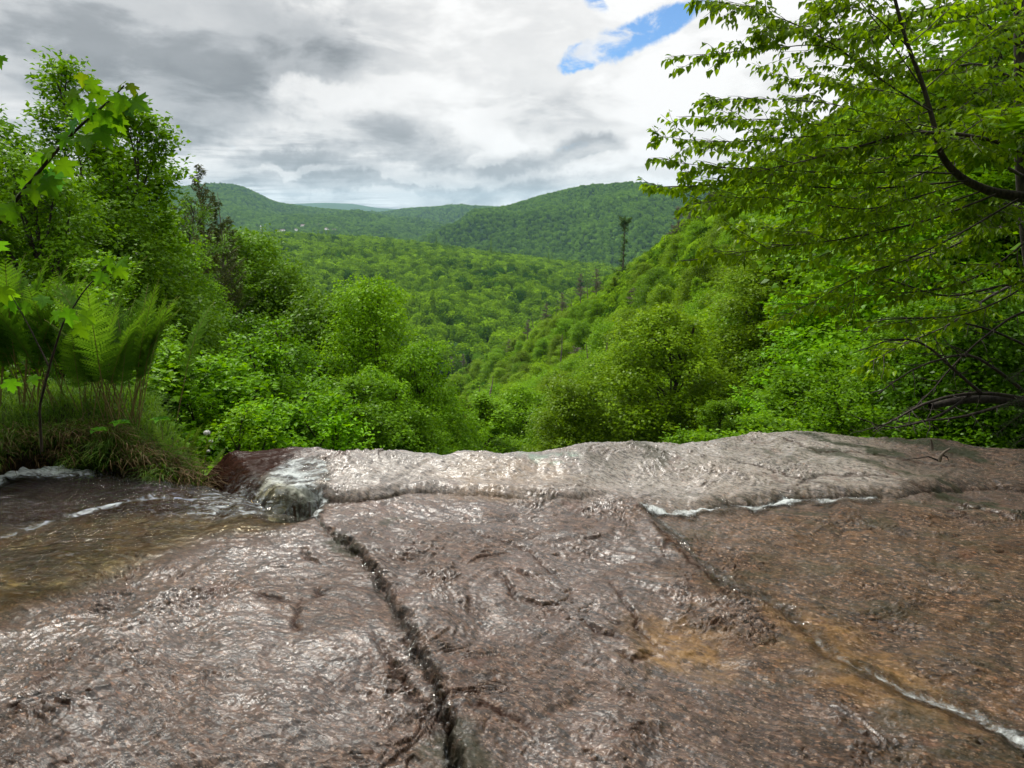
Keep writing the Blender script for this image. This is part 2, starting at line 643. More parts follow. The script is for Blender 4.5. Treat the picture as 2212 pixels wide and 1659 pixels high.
RISE = 0.11
rim_px = [(575, 972), (600, 967), (640, 964), (690, 965), (735, 973), (800, 971), (870, 969), (930, 974), (960, 976), (1000, 970), (1110, 972),
          (1200, 967), (1300, 962), (1400, 957), (1450, 953), (1540, 949), (1562, 940), (1620, 933), (1700, 929), (1760, 929), (1850, 937),
          (1950, 944), (2050, 952), (2130, 962), (2212, 968), (2500, 985), (3000, 1010)]
RIMX, RIMY = rim_curve(rim_px, [RISE] * len(rim_px))
srim_px = [(-700, 1075), (-300, 1050), (0, 1040), (60, 1022), (100, 1016), (200, 1020), (330, 1035), (430, 1055), (500, 1072), (560, 1086), (610, 1110), (650, 1130)]
SRIMX, SRIMY = rim_curve(srim_px, [0] * len(srim_px))
crev_px = [(560, 1100), (640, 1088), (700, 1082), (735, 1085), (770, 1090), (800, 1087), (840, 1078), (880, 1069), (930, 1068), (1000, 1073), (1100, 1078),
           (1180, 1082), (1235, 1082), (1330, 1074), (1400, 1085), (1480, 1098), (1560, 1093), (1640, 1088), (1700, 1078), (1780, 1080), (1880, 1078),
           (1960, 1075), (2040, 1062), (2120, 1058), (2212, 1060), (2600, 1070), (3000, 1080)]
CRX, CRY = curve_of(crev_px)
# step height along the crevice
st_px = [(600, .08), (700, .075), (780, .07), (880, .055), (1000, .045), (1150, .045), (1240, .04), (1330, .02), (1480, .025), (1600, .05), (1750, .06), (1900, .05), (2100, .04), (2600, .05)]
STX = np.array([gp(a, 1080)[0] for a, _ in st_px])
STH = np.array([h for _, h in st_px])
crack_px = [(640, 1098), (690, 1120), (712, 1150), (750, 1178), (775, 1196), (800, 1232), (826, 1270), (850, 1315), (872, 1345), (900, 1398), (925, 1440), (934, 1445), (950, 1500), (962, 1560), (975, 1620), (985, 1680), (990, 1760)]
CRACK = gpl(crack_px)
riv_px = [(1400, 1108), (1467, 1170), (1519, 1225), (1583, 1265), (1663, 1290), (1719, 1330), (1759, 1377), (1799, 1417), (1867, 1450), (1967, 1497), (2047, 1517), (2127, 1545), (2212, 1597), (2300, 1650), (2420, 1760)]
RIV = gpl(riv_px)
minor_px = [
    ([(999, 1149), (1091, 1165), (1143, 1185), (1163, 1209), (1185, 1230), (1207, 1243)], .016, .016),
    ([(700, 1075), (640, 1085)], .02, .02),
    ([(1075, 1233), (1099, 1273), (1123, 1293)], .018, .018),
    ([(1103, 1233), (1140, 1243), (1171, 1257)], .016, .015),
    ([(1123, 1290), (1180, 1300), (1223, 1305)], .018, .017),
    ([(1259, 1341), (1291, 1365), (1347, 1377)], .022, .020),
    ([(1299, 1325), (1320, 1340), (1345, 1349)], .016, .014),
    ([(1315, 1241), (1351, 1297), (1379, 1337), (1403, 1361), (1440, 1400)], .016, .018),
    ([(811, 1361), (843, 1417), (875, 1453), (907, 1505), (931, 1533)], .022, .022),
    ([(647, 1177), (665, 1195), (687, 1213)], .02, .02),
    ([(655, 1290), (638, 1320), (634, 1345), (655, 1357)], .018, .018),
    ([(675, 1262), (690, 1282), (700, 1280)], .018, .02),
    ([(540, 1270), (560, 1285), (600, 1290), (640, 1300)], .012, .016),
    ([(1010, 1290), (1018, 1325)], .012, .015),
    ([(1380, 1120), (1430, 1150), (1480, 1210), (1530, 1250), (1570, 1290)], .007, .02),
    ([(1420, 1176), (1435, 1190), (1452, 1172)], .012, .014),
    ([(980, 1560), (1040, 1530), (1120, 1555), (1180, 1600)], .012, .03),
    ([(1330, 1405), (1365, 1420), (1420, 1400)], .018, .03),
    ([(1700, 1070), (1780, 1040), (1900, 1050), (2050, 1075)], .012, .02),
    ([(1580, 1015), (1700, 1045), (1820, 1075)], .008, .02),
    ([(1640, 960), (1760, 1000), (1900, 1010), (2100, 1030)], .008, .02),
    ([(2040, 1070), (2100, 1095), (2212, 1130)], .02, .03),
    ([(700, 985), (745, 1010), (770, 1040)], .010, .02),
    ([(880, 985), (1000, 1000), (1100, 990)], .006, .03),
]
POOL = gpl([(1370, 1340), (1430, 1325), (1520, 1345), (1590, 1400), (1570, 1440), (1500, 1452), (1430, 1435), (1380, 1395)])
BRIGHTZ = gpl([(1410, 1110), (1560, 1090), (1900, 1085), (2212, 1130), (2700, 1200), (2900, 1800), (1900, 1800), (1700, 1440), (1560, 1320), (1430, 1170)])
NOTCH = gpl([(560, 1092), (575, 1060), (610, 1030), (680, 1020), (700, 1050), (680, 1090), (650, 1112), (600, 1105)])
STREAM = gpl([(-900, 1000), (0, 1005), (330, 1020), (520, 1060), (640, 1095), (640, 1118), (560, 1128), (450, 1135), (350, 1165), (250, 1215), (130, 1265), (0, 1320), (-400, 1450), (-900, 1600)])
DEEP = gpl([(-900, 1050), (0, 1060), (250, 1075), (330, 1090), (200, 1120), (60, 1130), (0, 1150), (60, 1165), (250, 1150), (340, 1165), (250, 1215), (130, 1255), (0, 1300), (-900, 1600)])


def rock_h(X, Y, detail=True):
    yr = np.interp(X, RIMX, RIMY)
    ys = np.interp(X, SRIMX, SRIMY)
    yc = np.interp(X, CRX, CRY)
    st = np.interp(X, STX, STH)
    b = base_plane(Y)
    wob = fbm(X * 1.1, Y * 1.1, 3, 3) * 0.022
    wob = wob + 0.012 * fbm(X * 3.1 + 5, Y * 2.4, 2, 9)
    # left slab dips towards the water, right part rolls
    xl = gp(560, 1300)[0]
    sl = sstep(X, xl + 0.3, xl - 2.6)
    lowl = -0.05 * sl * sstep(Y, 1.5, 3.0)
    gx = gp(0, 1150)
    slab = b + wob + lowl
    slab -= 0.035 * np.exp(-(((X - gx[0]) / 1.1) ** 2 + ((Y - gx[1]) / 0.4) ** 2))
    wobr = 0.03 * fbm(X * 8.0, 0 * X + 2.2, 5, 21, 0.6)
    d = Y - (ys + wobr)
    fall = lambda q, r, k: np.where(q > 0, np.minimum(k * (np.sqrt(1 + (np.maximum(q, 0) / r) ** 2) - 1) * r, 6.0), 0.0)
    xe = gp(650, 1120)[0]
    ends = sstep(X, xe + 0.05, xe - 0.08)
    slab_l = slab - fall(d + 0.02, 0.10, 2.2) * ends - 0.0
    # notch the water pours through
    nm, nd = poly_in(X, Y, NOTCH, 0.10)
    slab_l = slab_l - 0.05 * nm
    # raised block behind the crevice
    dc = Y - (yc + 0.020 * fbm(X * 8, X * 0, 4, 5, 0.6))
    up = sstep(dc, -0.005, 0.09) ** 0.7
    blk = b + wob * 0.8 + np.where(dc > 0, st * up, 0.0) + np.maximum(0, RISE - st) * sstep(Y, yc + 0.15, yr - 0.05)
    blk = blk - 0.014 * np.exp(-(dc / 0.016) ** 2) * sstep(st, 0.02, 0.05)
    dr = Y - (yr + 0.5 * wobr)
    blk = blk - fall(dr + 0.03, 0.09, 2.2)
    # left end of the block: dark overhanging face
    fb = gp(575, 1075)
    ftop = gp(505, 1000, .08)
    xb = fb[0] + (Y - fb[1]) * (ftop[0] - fb[0]) / (ftop[1] - fb[1]) + 0.02 * fbm(Y * 7, Y * 0, 2, 8)
    xb = np.maximum(xb, gp(482, 1020, 0)[0])
    dl = xb - X
    blk = blk - fall(dl + 0.07, 0.09, 1.2)
    isblk = (Y > yc - 0.02) | (Y > ys)
    z = np.where(dc > 0, np.maximum(np.where(X > xe, blk, slab_l), blk), slab_l)
    z = np.where((X > xe) & (dc > 0), blk, z)
    hood = sstep(dl, 0.2, 0.0)
    if not detail:
        return z
    rimn = sstep(np.maximum(dr, -1), 0.3, -0.05)
    # central crack with a raised lip on its right
    dd, sd_, pr = seg_dist(X + 0.020 * fbm(X * 12, Y * 12, 4, 31, 0.6), Y + 0.020 * fbm(X * 12 + 9, Y * 12, 4, 33, 0.6), CRACK)
    wd = (0.005 + 0.017 * sstep(pr, 0.6, 1.0) + 0.018 * sstep(pr, 0.2, 0.0)) * (0.45 + np.abs(fbm(pr * 16, pr * 0 + 3, 3, 37)) * 1.5)
    z = z - (0.012 + 0.036 * sstep(pr, 0.45, 1)) * (0.75 + 0.5 * fbm(pr * 25, pr * 0, 2, 35)) * np.exp(-(dd / wd) ** 2)
    z = z + 0.035 * np.where(sd_ < 0, np.exp(-(dd / 0.16) ** 2), np.exp(-(dd / 0.04) ** 2) * 0.0) * sstep(dd, 0.0, 0.035) * sstep(pr, 0.08, 0.2)
    z = z - 0.012 * np.where(sd_ > 0, np.exp(-(dd / 0.25) ** 2), 0)
    # rivulet channel
    dd2, sd2, pr2 = seg_dist(X + 0.03 * fbm(X * 5, Y * 5, 2, 41), Y, RIV)
    z = z - (0.005 + 0.014 * sstep(pr2, 0.3, 0.9)) * np.exp(-(dd2 / (0.05 + 0.03 * pr2)) ** 2)
    z = z + 0.02 * np.where(sd2 > 0, np.exp(-(dd2 / 0.2) ** 2), 0) * sstep(dd2, 0, 0.08)
    pm, _ = poly_in(X, Y, POOL, 0.06)
    f2 = fbm(X * 2.3 + 0.575 * fbm(X * 1.3, Y * 1.3, 2, 61) + 4, Y * 3.1 + 0.775 * fbm(X * 1.3 + 8, Y * 1.3, 2, 63), 5, 67, 0.6)
    z = z - 0.010 * np.exp(-(f2 / 0.03) ** 2) * sstep(fbm(X * 2.6, Y * 3.4, 2, 79), 0.0, 0.4)
    z = z - 0.022 * pm
    jx, jy = X + 0.018 * fbm(X * 13, Y * 13, 4, 51, 0.6), Y + 0.018 * fbm(X * 13 + 4, Y * 13, 4, 53, 0.6)
    for pts, dep, wid in minor_px:
        g = gpl(pts)
        cx = [p[0] for p in g]
        cy = [p[1] for p in g]
        m = (X > min(cx) - .25) & (X < max(cx) + .25) & (Y > min(cy) - .25) & (Y < max(cy) + .25)
        if not m.any():
            continue
        q, sdq, prq = seg_dist(jx[m], jy[m], g)
        e = np.sin(np.clip(prq, 0, 1) * math.pi) ** 0.5
        z[m] += (-dep * 0.6 * np.exp(-(q / (wid * 0.7)) ** 2) + dep * 0.45 * np.where(sdq < 0, np.exp(-(q / 0.07) ** 2), 0) * sstep(q, 0, 0.02)) * e
    # curving sheets of the gneiss: small ledges along warped contours
    wx_, wy_ = X + 0.25 * fbm(X * 1.3, Y * 1.3, 2, 61), Y + 0.25 * fbm(X * 1.3 + 8, Y * 1.3, 2, 63)
    f = fbm(wx_ * 1.1, wy_ * 1.5, 5, 65, 0.55) + 0.55 * Y - 0.25 * X
    s = f * 6.5
    saw = s - np.floor(s)
    ledge = (saw ** 3) * sstep(saw, 1.0, 0.93)
    amp = 0.021 * sstep(fbm(X * 1.7, Y * 1.7, 2, 71), -0.15, 0.6) * sstep(fbm(X * 5.0, Y * 6.5, 3, 73), -0.25, 0.35)
    z = z + ledge * amp * rimn
    s2 = (f + 0.06 * fbm(X * 6, Y * 6, 2, 75)) * 34.0
    saw2 = s2 - np.floor(s2)
    z = z + (saw2 ** 2) * 0.0006 * sstep(fbm(X * 3.1, Y * 3.1, 2, 77), -0.3, 0.5) * rimn
    # pitting and grain
    rid = 1 - np.abs(fbm(wx_ * 7.0, wy_ * 11.0, 3, 81))
    z = z + (rid - 0.6) * 0.0045
    z = z + 0.016 * fbm(wx_ * 1.6 + wy_ * 1.1, wy_ * 3.6 - wx_ * 1.2, 3, 83, 0.55)
    z = z + 0.0028 * fbm(X * 26, Y * 34, 3, 91)
    z = z + 0.0016 * fbm(X * 70 - Y * 20, Y * 80, 2, 95)
    return z


def build_rock():
    nc = 1400
    ys = np.concatenate([np.linspace(-2.0, 1.25, 40)[:-1], 1.25 * np.exp(np.linspace(0, math.log(5.9 / 1.25), 900))])
    t = np.linspace(-1, 1, nc)
    t = t * (0.85 + 0.15 * t * t)
    X = t[None, :] * (1.5 + 1.25 * np.maximum(ys, 0.6))[:, None]
    Y = np.repeat(ys[:, None], nc, axis=1)
    Z = rock_h(X, Y)
    mk = np.zeros(X.shape + (4,))
    n = fbm(X * 4, Y * 6, 3, 101) * 0.10
    mk[..., 0] = poly_in(X + n, Y + n, POOL, 0.12)[0] * 0.9
    pebb = gpl([(1650, 1300), (1760, 1340), (1900, 1400), (2050, 1490), (2100, 1540), (1900, 1500), (1780, 1430), (1700, 1350)])
    mk[..., 0] = np.maximum(mk[..., 0], poly_in(X + n, Y + n, pebb, 0.14)[0] * 0.75)
    warm = gpl([(940, 1005), (1000, 985), (1180, 985), (1260, 1020), (1130, 1035), (980, 1035)], RISE)
    mk[..., 0] = np.maximum(mk[..., 0], poly_in(X + n, Y + n, warm, 0.10)[0] * 0.4)
    # moss in streaks
    moss = np.zeros(X.shape)
    for pts, wd, k in [([(1735, 934), (1800, 952), (1870, 965), (1940, 973)], .055, 1), ([(1770, 965), (1870, 985), (1930, 998)], .05, .9), ([(1930, 948), (2030, 962), (2120, 978)], .06, 1),
                       ([(1610, 1040), (1700, 1058), (1790, 1068)], .022, .6), ([(1260, 975), (1310, 992)], .05, .5), ([(1390, 965), (1430, 990)], .06, .7), ([(1650, 965), (1720, 985)], .03, .6),
                       ([(2040, 1060), (2212, 1100), (2400, 1140)], .06, 1), ([(1950, 1045), (2120, 1060)], .04, .6), ([(720, 1160), (760, 1180)], .04, .8), ([(960, 1590), (1010, 1640)], .08, .7),
                       ([(820, 1125), (860, 1110)], .03, .6), ([(1470, 1030), (1560, 1045)], .02, .5), ([(1940, 1000), (2080, 1020)], .03, .8)]:
        g = gpl(pts, RISE if pts[0][1] < 1050 else 0.03)
        q, _, _ = seg_dist(X + 0.05 * fbm(X * 5, Y * 9, 3, 111), Y + 0.05 * fbm(X * 5 + 3, Y * 9, 3, 113), g)
        moss = np.maximum(moss, k * sstep(q, wd * 1.4, wd * 0.4))
    mk[..., 1] = moss
    q, _, _ = seg_dist(X, Y + 0.06 * fbm(X * 3, Y * 3, 2, 121), gpl([(1130, 978), (1190, 982), (1230, 984)], RISE))
    mk[..., 2] = sstep(q, 0.10, 0.02) * sstep(fbm(X * 9, Y * 9, 2, 123), -0.4, 0.3) * 0.75
    sm, sdm = poly_in(X + 2 * n, Y + 2 * n, STREAM, 0.28)
    mk[..., 3] = sm
    m2 = np.zeros(X.shape + (4,))
    m2[..., 0] = poly_in(X + 2 * n, Y + 2 * n, BRIGHTZ, 0.22)[0]
    yc = np.interp(X, CRX, CRY)
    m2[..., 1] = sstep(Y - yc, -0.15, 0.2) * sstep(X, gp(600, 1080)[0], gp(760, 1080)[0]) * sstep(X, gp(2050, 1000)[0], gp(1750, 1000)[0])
    lo = gp(500, 1400)
    m2[..., 2] = sstep(X + 0.5 * n, gp(620, 1400)[0], gp(200, 1400)[0]) * sstep(Y, 3.2, 2.2)
    dd, sd_, pr = seg_dist(X, Y, CRACK)
    dark = 0.32 * np.exp(-(dd / ((0.010 + 0.045 * pr ** 3) * (0.5 + np.abs(fbm(pr * 13, pr * 0 + 3, 3, 39)) * 1.3))) ** 2)
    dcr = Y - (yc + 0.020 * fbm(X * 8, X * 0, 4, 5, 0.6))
    dark = np.maximum(dark, 0.75 * np.exp(-((dcr - 0.003) / 0.016) ** 2) * sstep(np.interp(X, STX, STH), 0.03, 0.07))  # crevice band: overhang shadow and wet brown, both put into the colour
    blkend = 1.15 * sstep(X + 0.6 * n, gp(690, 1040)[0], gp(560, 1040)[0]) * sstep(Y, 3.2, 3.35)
    lines = np.zeros(X.shape)
    jx, jy = X + 0.018 * fbm(X * 13, Y * 13, 4, 51, 0.6), Y + 0.018 * fbm(X * 13 + 4, Y * 13, 4, 53, 0.6)
    for pts, dep, wid in minor_px:
        g = gpl(pts)
        cx = [p[0] for p in g]
        cy = [p[1] for p in g]
        m = (X > min(cx) - .1) & (X < max(cx) + .1) & (Y > min(cy) - .1) & (Y < max(cy) + .1)
        if m.any():
            q, _, prq = seg_dist(jx[m], jy[m], g)
            lines[m] = np.maximum(lines[m], 0.9 * np.exp(-(q / 0.011) ** 2) * np.sin(np.clip(prq, 0.02, 0.98) * math.pi) ** 0.3)
    wx_, wy_ = X + 0.25 * fbm(X * 1.3, Y * 1.3, 2, 61), Y + 0.25 * fbm(X * 1.3 + 8, Y * 1.3, 2, 63)
    f = fbm(wx_ * 1.1, wy_ * 1.5, 5, 65, 0.55) + 0.55 * Y - 0.25 * X
    saw = f * 6.5 - np.floor(f * 6.5)
    amp = sstep(fbm(X * 1.7, Y * 1.7, 2, 71), -0.15, 0.6) * sstep(fbm(X * 5.0, Y * 6.5, 3, 73), -0.25, 0.35)
    lines = np.maximum(lines, 0.85 * np.maximum(sstep(saw, 0.90, 0.98), sstep(saw, 0.07, 0.0)) * amp)
    f2 = fbm(wx_ * 2.3 + 4, wy_ * 3.1, 5, 67, 0.6)
    lines = np.maximum(lines, 0.7 * np.exp(-(f2 / 0.018) ** 2) * sstep(fbm(X * 2.6, Y * 3.4, 2, 79), 0.0, 0.4))
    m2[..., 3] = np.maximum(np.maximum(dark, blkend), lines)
    V = np.stack([X, Y, Z], -1).reshape(-1, 3)
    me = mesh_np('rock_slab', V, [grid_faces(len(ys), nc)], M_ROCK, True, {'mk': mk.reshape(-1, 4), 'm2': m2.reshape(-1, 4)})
    o = link('rock_ledge', me)
    tag(o, 'wide wet granite ledge with cracks at the top of the waterfall', 'rock ledge', None, 'structure')
    return o


# ---- rock material
M_ROCK, t, out = material('wet granite')
geo = t.new('ShaderNodeNewGeometry')
pos = geo.outputs['Position']
mkn = t.new('ShaderNodeSeparateColor')
t.put(mkn.inputs[0], t.attr('mk'))
mka = t.attr('mk', 'Alpha')
m2n = t.new('ShaderNodeSeparateColor')
t.put(m2n.inputs[0], t.attr('m2'))
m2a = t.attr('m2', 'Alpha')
amber, mossm, teal = mkn.outputs[0], mkn.outputs[1], mkn.outputs[2]
warmm, palem, pebm = m2n.outputs[0], m2n.outputs[1], m2n.outputs[2]
rot = t.new('ShaderNodeMapping')
t.put(rot.inputs[0], pos)
rot.inputs['Rotation'].default_value = (0, 0, R(28))
warp = t.vmath('SCALE', t.vmath('SUBTRACT', t.noise(pos, 1.0, 2, 0.5, out=1), (0.5, 0.5, 0.5)), 0.30)
pw = t.vmath('ADD', rot.outputs[0], warp)
streak = t.noise(t.vmath('MULTIPLY', pw, (7.0, 27.0, 10.0)), 1.6, 7, 0.74, 0.35)
streak2 = t.noise(t.vmath('MULTIPLY', pw, (24.0, 60.0, 20.0)), 1.4, 5, 0.7, 0.4)
grain = t.noise(pos, 60.0, 5, 0.7)
grain2 = t.noise(t.vmath('MULTIPLY', pw, (1.0, 1.5, 1.0)), 19.0, 6, 0.7, 0.5)
large = t.noise(pos, 2.2, 5, 0.6)
base = t.mix(t.smooth(streak, 0.36, 0.66), (0.011, 0.006, 0.003), (0.140, 0.078, 0.050))
base = t.mix(t.math('MULTIPLY', t.smooth(grain2, 0.50, 0.68), 0.50), base, (0.25, 0.150, 0.098))
base = t.mix(t.math('MULTIPLY', t.smooth(large, 0.50, 0.72), 0.35), base, (0.10, 0.095, 0.105))
warmc = t.mix(t.smooth(streak, 0.35, 0.66), (0.010, 0.006, 0.002), (0.130, 0.062, 0.018))
warmc = t.mix(t.math('MULTIPLY', t.smooth(grain2, 0.50, 0.66), 0.7), warmc, (0.21, 0.12, 0.055))
base = t.mix(t.math('MULTIPLY', warmm, 0.9), base, warmc)
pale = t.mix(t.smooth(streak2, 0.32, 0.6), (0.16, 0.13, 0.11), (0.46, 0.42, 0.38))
base = t.mix(t.math('MULTIPLY', palem, 0.88), base, pale)  # pale far block, with its silver sky sheen put into the colour
# crystals and pebbles
vor = t.new('ShaderNodeTexVoronoi', feature='F1')
t.put(vor.inputs['Vector'], t.vmath('ADD', t.vmath('MULTIPLY', pw, (1.0, 1.7, 1.0)), t.vmath('SCALE', t.noise(pos, 30.0, 2, 0.5, out=1), 0.02)))
vor.inputs['Scale'].default_value = 42.0
vd = vor.outputs['Distance']
vc = t.new('ShaderNodeSeparateColor')
t.put(vc.inputs[0], vor.outputs['Color'])
peb = t.math('MULTIPLY', t.smooth(vd, 0.46, 0.25), t.smooth(vc.outputs[0], 0.62, 0.70))
pcol = t.mix(vc.outputs[1], (0.30, 0.135, 0.060), (0.46, 0.36, 0.28))
pstr = t.math('ADD', 0.45, t.math('MAXIMUM', t.math('MULTIPLY', pebm, 0.40), t.math('MULTIPLY', warmm, 0.40)))
base = t.mix(t.math('MULTIPLY', peb, pstr), base, pcol)
vor2 = t.new('ShaderNodeTexVoronoi', feature='F1')
t.put(vor2.inputs['Vector'], t.vmath('MULTIPLY', pw, (1.0, 1.6, 1.0)))
vor2.inputs['Scale'].default_value = 120.0
v2c = t.new('ShaderNodeSeparateColor')
t.put(v2c.inputs[0], vor2.outputs['Color'])
sp = t.math('MULTIPLY', t.smooth(vor2.outputs['Distance'], 0.5, 0.2), t.smooth(v2c.outputs[0], 0.70, 0.8))
base = t.mix(t.math('MULTIPLY', sp, 0.75), base, (0.44, 0.33, 0.25))
dk = t.math('MULTIPLY', t.smooth(vor2.outputs['Distance'], 0.5, 0.2), t.smooth(v2c.outputs[1], 0.72, 0.8))
base = t.mix(t.math('MULTIPLY', dk, 0.7), base, (0.015, 0.012, 0.012))
# dark veins along the sheets
vein = t.math('ABSOLUTE', t.math('SUBTRACT', t.noise(t.vmath('MULTIPLY', pw, (1.6, 7.0, 3.0)), 2.2, 6, 0.6, 0.4), 0.5))
base = t.mix(t.math('MULTIPLY', t.smooth(vein, 0.022, 0.004), 0.65), base, (0.018, 0.012, 0.010))
pf = t.smooth(streak2, 0.56, 0.64)  # glints of the water film, painted into the colour as pale flecks
base = t.mix(t.math('MULTIPLY', pf, 0.55), base, t.mix(warmm, (0.34, 0.25, 0.20), (0.27, 0.155, 0.07)))
shade_flecks = t.math('MULTIPLY', t.smooth(streak2, 0.45, 0.36), 0.7)  # dark shades between the glints, painted in as dark flecks
base = t.mix(shade_flecks, base, (0.014, 0.010, 0.009))
lown = t.noise(t.vmath('MULTIPLY', pos, (1.0, 1.6, 1.0)), 1.3, 5, 0.62, 0.6)
base = t.mix(t.math('MULTIPLY', t.smooth(lown, 0.50, 0.66), 0.55), base, t.vmath('MULTIPLY', base, (0.55, 0.45, 0.40)))
base = t.mix(t.math('MULTIPLY', t.smooth(lown, 0.46, 0.34), 0.40), base, t.vmath('MULTIPLY', base, (1.35, 1.28, 1.25)))
olv = t.smooth(t.noise(t.vmath('MULTIPLY', pos, (1.0, 1.8, 1.0)), 2.6, 5, 0.65, 0.5), 0.50, 0.64)
base = t.mix(t.math('MULTIPLY', t.math('MULTIPLY', olv, warmm), 0.5), base, (0.045, 0.042, 0.012))
# stains, then dark cracks and block end, and the crevice's painted shade
base = t.mix(t.math('MULTIPLY', amber, t.smooth(grain2, 0.3, 0.62)), base, (0.33, 0.19, 0.055))
redn = t.smooth(t.noise(pos, 3.4, 4, 0.6), 0.60, 0.72)
base = t.mix(t.math('MULTIPLY', redn, 0.45), base, (0.15, 0.055, 0.028))
moss_n = t.math('MULTIPLY', mossm, t.smooth(t.noise(t.vmath('MULTIPLY', pw, (8, 26, 10)), 1.6, 5, 0.7), 0.34, 0.48))
base = t.mix(moss_n, base, (0.020, 0.026, 0.003))
base = t.mix(t.math('MULTIPLY', teal, t.smooth(streak2, 0.3, 0.6)), base, (0.16, 0.32, 0.23))
stc = t.mix(t.smooth(t.noise(pos, 9.0, 5, 0.7), 0.40, 0.66), (0.010, 0.009, 0.003), (0.12, 0.065, 0.010))
base = t.mix(t.math('MULTIPLY', mka, 0.85), base, stc)
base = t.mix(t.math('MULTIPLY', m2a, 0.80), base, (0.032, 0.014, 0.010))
hgt = t.math('ADD', t.math('MULTIPLY', streak, 0.8), t.math('ADD', t.math('MULTIPLY', streak2, 0.5), t.math('MULTIPLY', grain2, 0.6)))
hgt = t.math('ADD', hgt, t.math('MULTIPLY', grain, 0.15))
p = t.new('ShaderNodeBsdfPrincipled')
base = t.mix(1.0, base, t.mix(palem, (1.0, 0.93, 0.86), (0.97, 0.96, 0.94)), 'MULTIPLY')
t.put(p.inputs['Base Color'], base)
t.put(p.inputs['Specular IOR Level'], t.math('MULTIPLY', 0.5, t.math('SUBTRACT', 1.0, m2a, clamp=True)))
p.inputs['Roughness'].default_value = 0.45
t.put(p.inputs['Normal'], t.bump(hgt, 1.0, 0.022))
film = t.noise(t.vmath('MULTIPLY', pw, (4.0, 20.0, 8.0)), 2.0, 5, 0.65, 1.2)
cw = t.math('ADD', t.math('SUBTRACT', t.math('ADD', 0.36, t.math('MULTIPLY', palem, 0.55)), t.math('MULTIPLY', warmm, 0.32)), t.math('MULTIPLY', t.smooth(t.noise(t.vmath('MULTIPLY', pos, (1.0, 1.7, 1.0)), 1.7, 5, 0.62, 0.8), 0.40, 0.60), 0.62), clamp=True)
t.put(p.inputs['Coat Weight'], t.math('MULTIPLY', cw, t.math('SUBTRACT', 1.0, t.math('MAXIMUM', t.math('MULTIPLY', moss_n, 0.8), t.math('MULTIPLY', m2a, 0.7, clamp=True)))))
p.inputs['Coat Roughness'].default_value = 0.19
p.inputs['Coat IOR'].default_value = 1.46
t.put(p.inputs['Coat Normal'], t.bump(t.math('ADD', film, t.math('MULTIPLY', streak, 0.5)), 1.0, 0.0045))
t.l.new(p.outputs[0], out.inputs[0])
rock = build_rock()


# ---- moving water
def water_material(name, tint, foam_lo, foam_hi, scale=(5, 26, 10), rough=0.10):
    m, t, out = material(name)
    geo = t.new('ShaderNodeNewGeometry')
    pos = geo.outputs['Position']
    wv = t.vmath('SCALE', t.vmath('SUBTRACT', t.noise(pos, 3.0, 3, 0.5, out=1), (0.5, 0.5, 0.5)), 0.25)
    pv = t.vmath('ADD', pos, wv)
    n1 = t.noise(t.vmath('MULTIPLY', pv, scale), 1.0, 6, 0.65, 0.6)
    n2 = t.noise(pv, 45.0, 4, 0.6, 0.4)
    nrm = t.bump(t.math('ADD', n1, t.math('MULTIPLY', n2, 0.25)), 1.0, 0.035)
    gl = t.new('ShaderNodeBsdfGlossy')
    gl.inputs['Roughness'].default_value = rough
    t.put(gl.inputs['Normal'], nrm)
    tr = t.new('ShaderNodeBsdfTransparent')
    tr.inputs[0].default_value = tuple(tint) + (1,)
    fr = t.new('ShaderNodeFresnel')
    fr.inputs[0].default_value = 1.33
    t.put(fr.inputs['Normal'], nrm)
    mx = t.new('ShaderNodeMixShader')
    t.put(mx.inputs[0], fr.outputs[0])
    t.l.new(tr.outputs[0], mx.inputs[1])
    t.l.new(gl.outputs[0], mx.inputs[2])
    foam_sheen = t.attr('foam_sheen', 'Fac')
    fn = t.noise(t.vmath('MULTIPLY', pv, (scale[0] * 1.6, scale[1] * 1.2, 30)), 1.0, 8, 0.75, 0.5)
    ff = t.math('MULTIPLY', t.smooth(t.math('ADD', fn, t.math('SUBTRACT', foam_sheen, 0.5)), foam_lo, foam_hi), t.smooth(foam_sheen, 0.0, 0.25))
    fd = t.new('ShaderNodeBsdfPrincipled')
    fd.inputs['Base Color'].default_value = (0.62, 0.66, 0.66, 1)
    fd.inputs['Roughness'].default_value = 0.3
    t.put(fd.inputs['Normal'], nrm)
    m3 = t.new('ShaderNodeMixShader')
    t.put(m3.inputs[0], ff)
    t.l.new(mx.outputs[0], m3.inputs[1])
    t.l.new(fd.outputs[0], m3.inputs[2])
    clear = t.new('ShaderNodeBsdfTransparent')
    m4 = t.new('ShaderNodeMixShader')
    t.put(m4.inputs[0], t.attr('fade', 'Fac'))
    t.l.new(clear.outputs[0], m4.inputs[1])
    t.l.new(m3.outputs[0], m4.inputs[2])
    t.l.new(m4.outputs[0], out.inputs[0])
    return m


M_WATER = water_material('stream water', (0.80, 0.70, 0.42), 0.44, 0.76)
M_WATER2 = water_material('rivulet water', (0.97, 0.96, 0.92), 0.42, 0.86, (14, 22, 14))


def water_patch(name, label, x0, x1, y0, y1, nx, ny, hf, mat):
    xs, ys = np.linspace(x0, x1, nx), np.linspace(y0, y1, ny)
    X, Y = np.meshgrid(xs, ys)
    Z, mask, foam_sheen, fade = hf(X, Y)
    keep = (mask[:-1, :-1] > 0) & (mask[1:, :-1] > 0) & (mask[:-1, 1:] > 0) & (mask[1:, 1:] > 0)
    me = mesh_np(name, np.stack([X, Y, Z], -1).reshape(-1, 3), [grid_faces(ny, nx, keep)], mat, True, {'foam_sheen': foam_sheen.ravel(), 'fade': fade.ravel()})
    o = link(name, me)
    tag(o, label, 'water', None, 'structure')
    return o


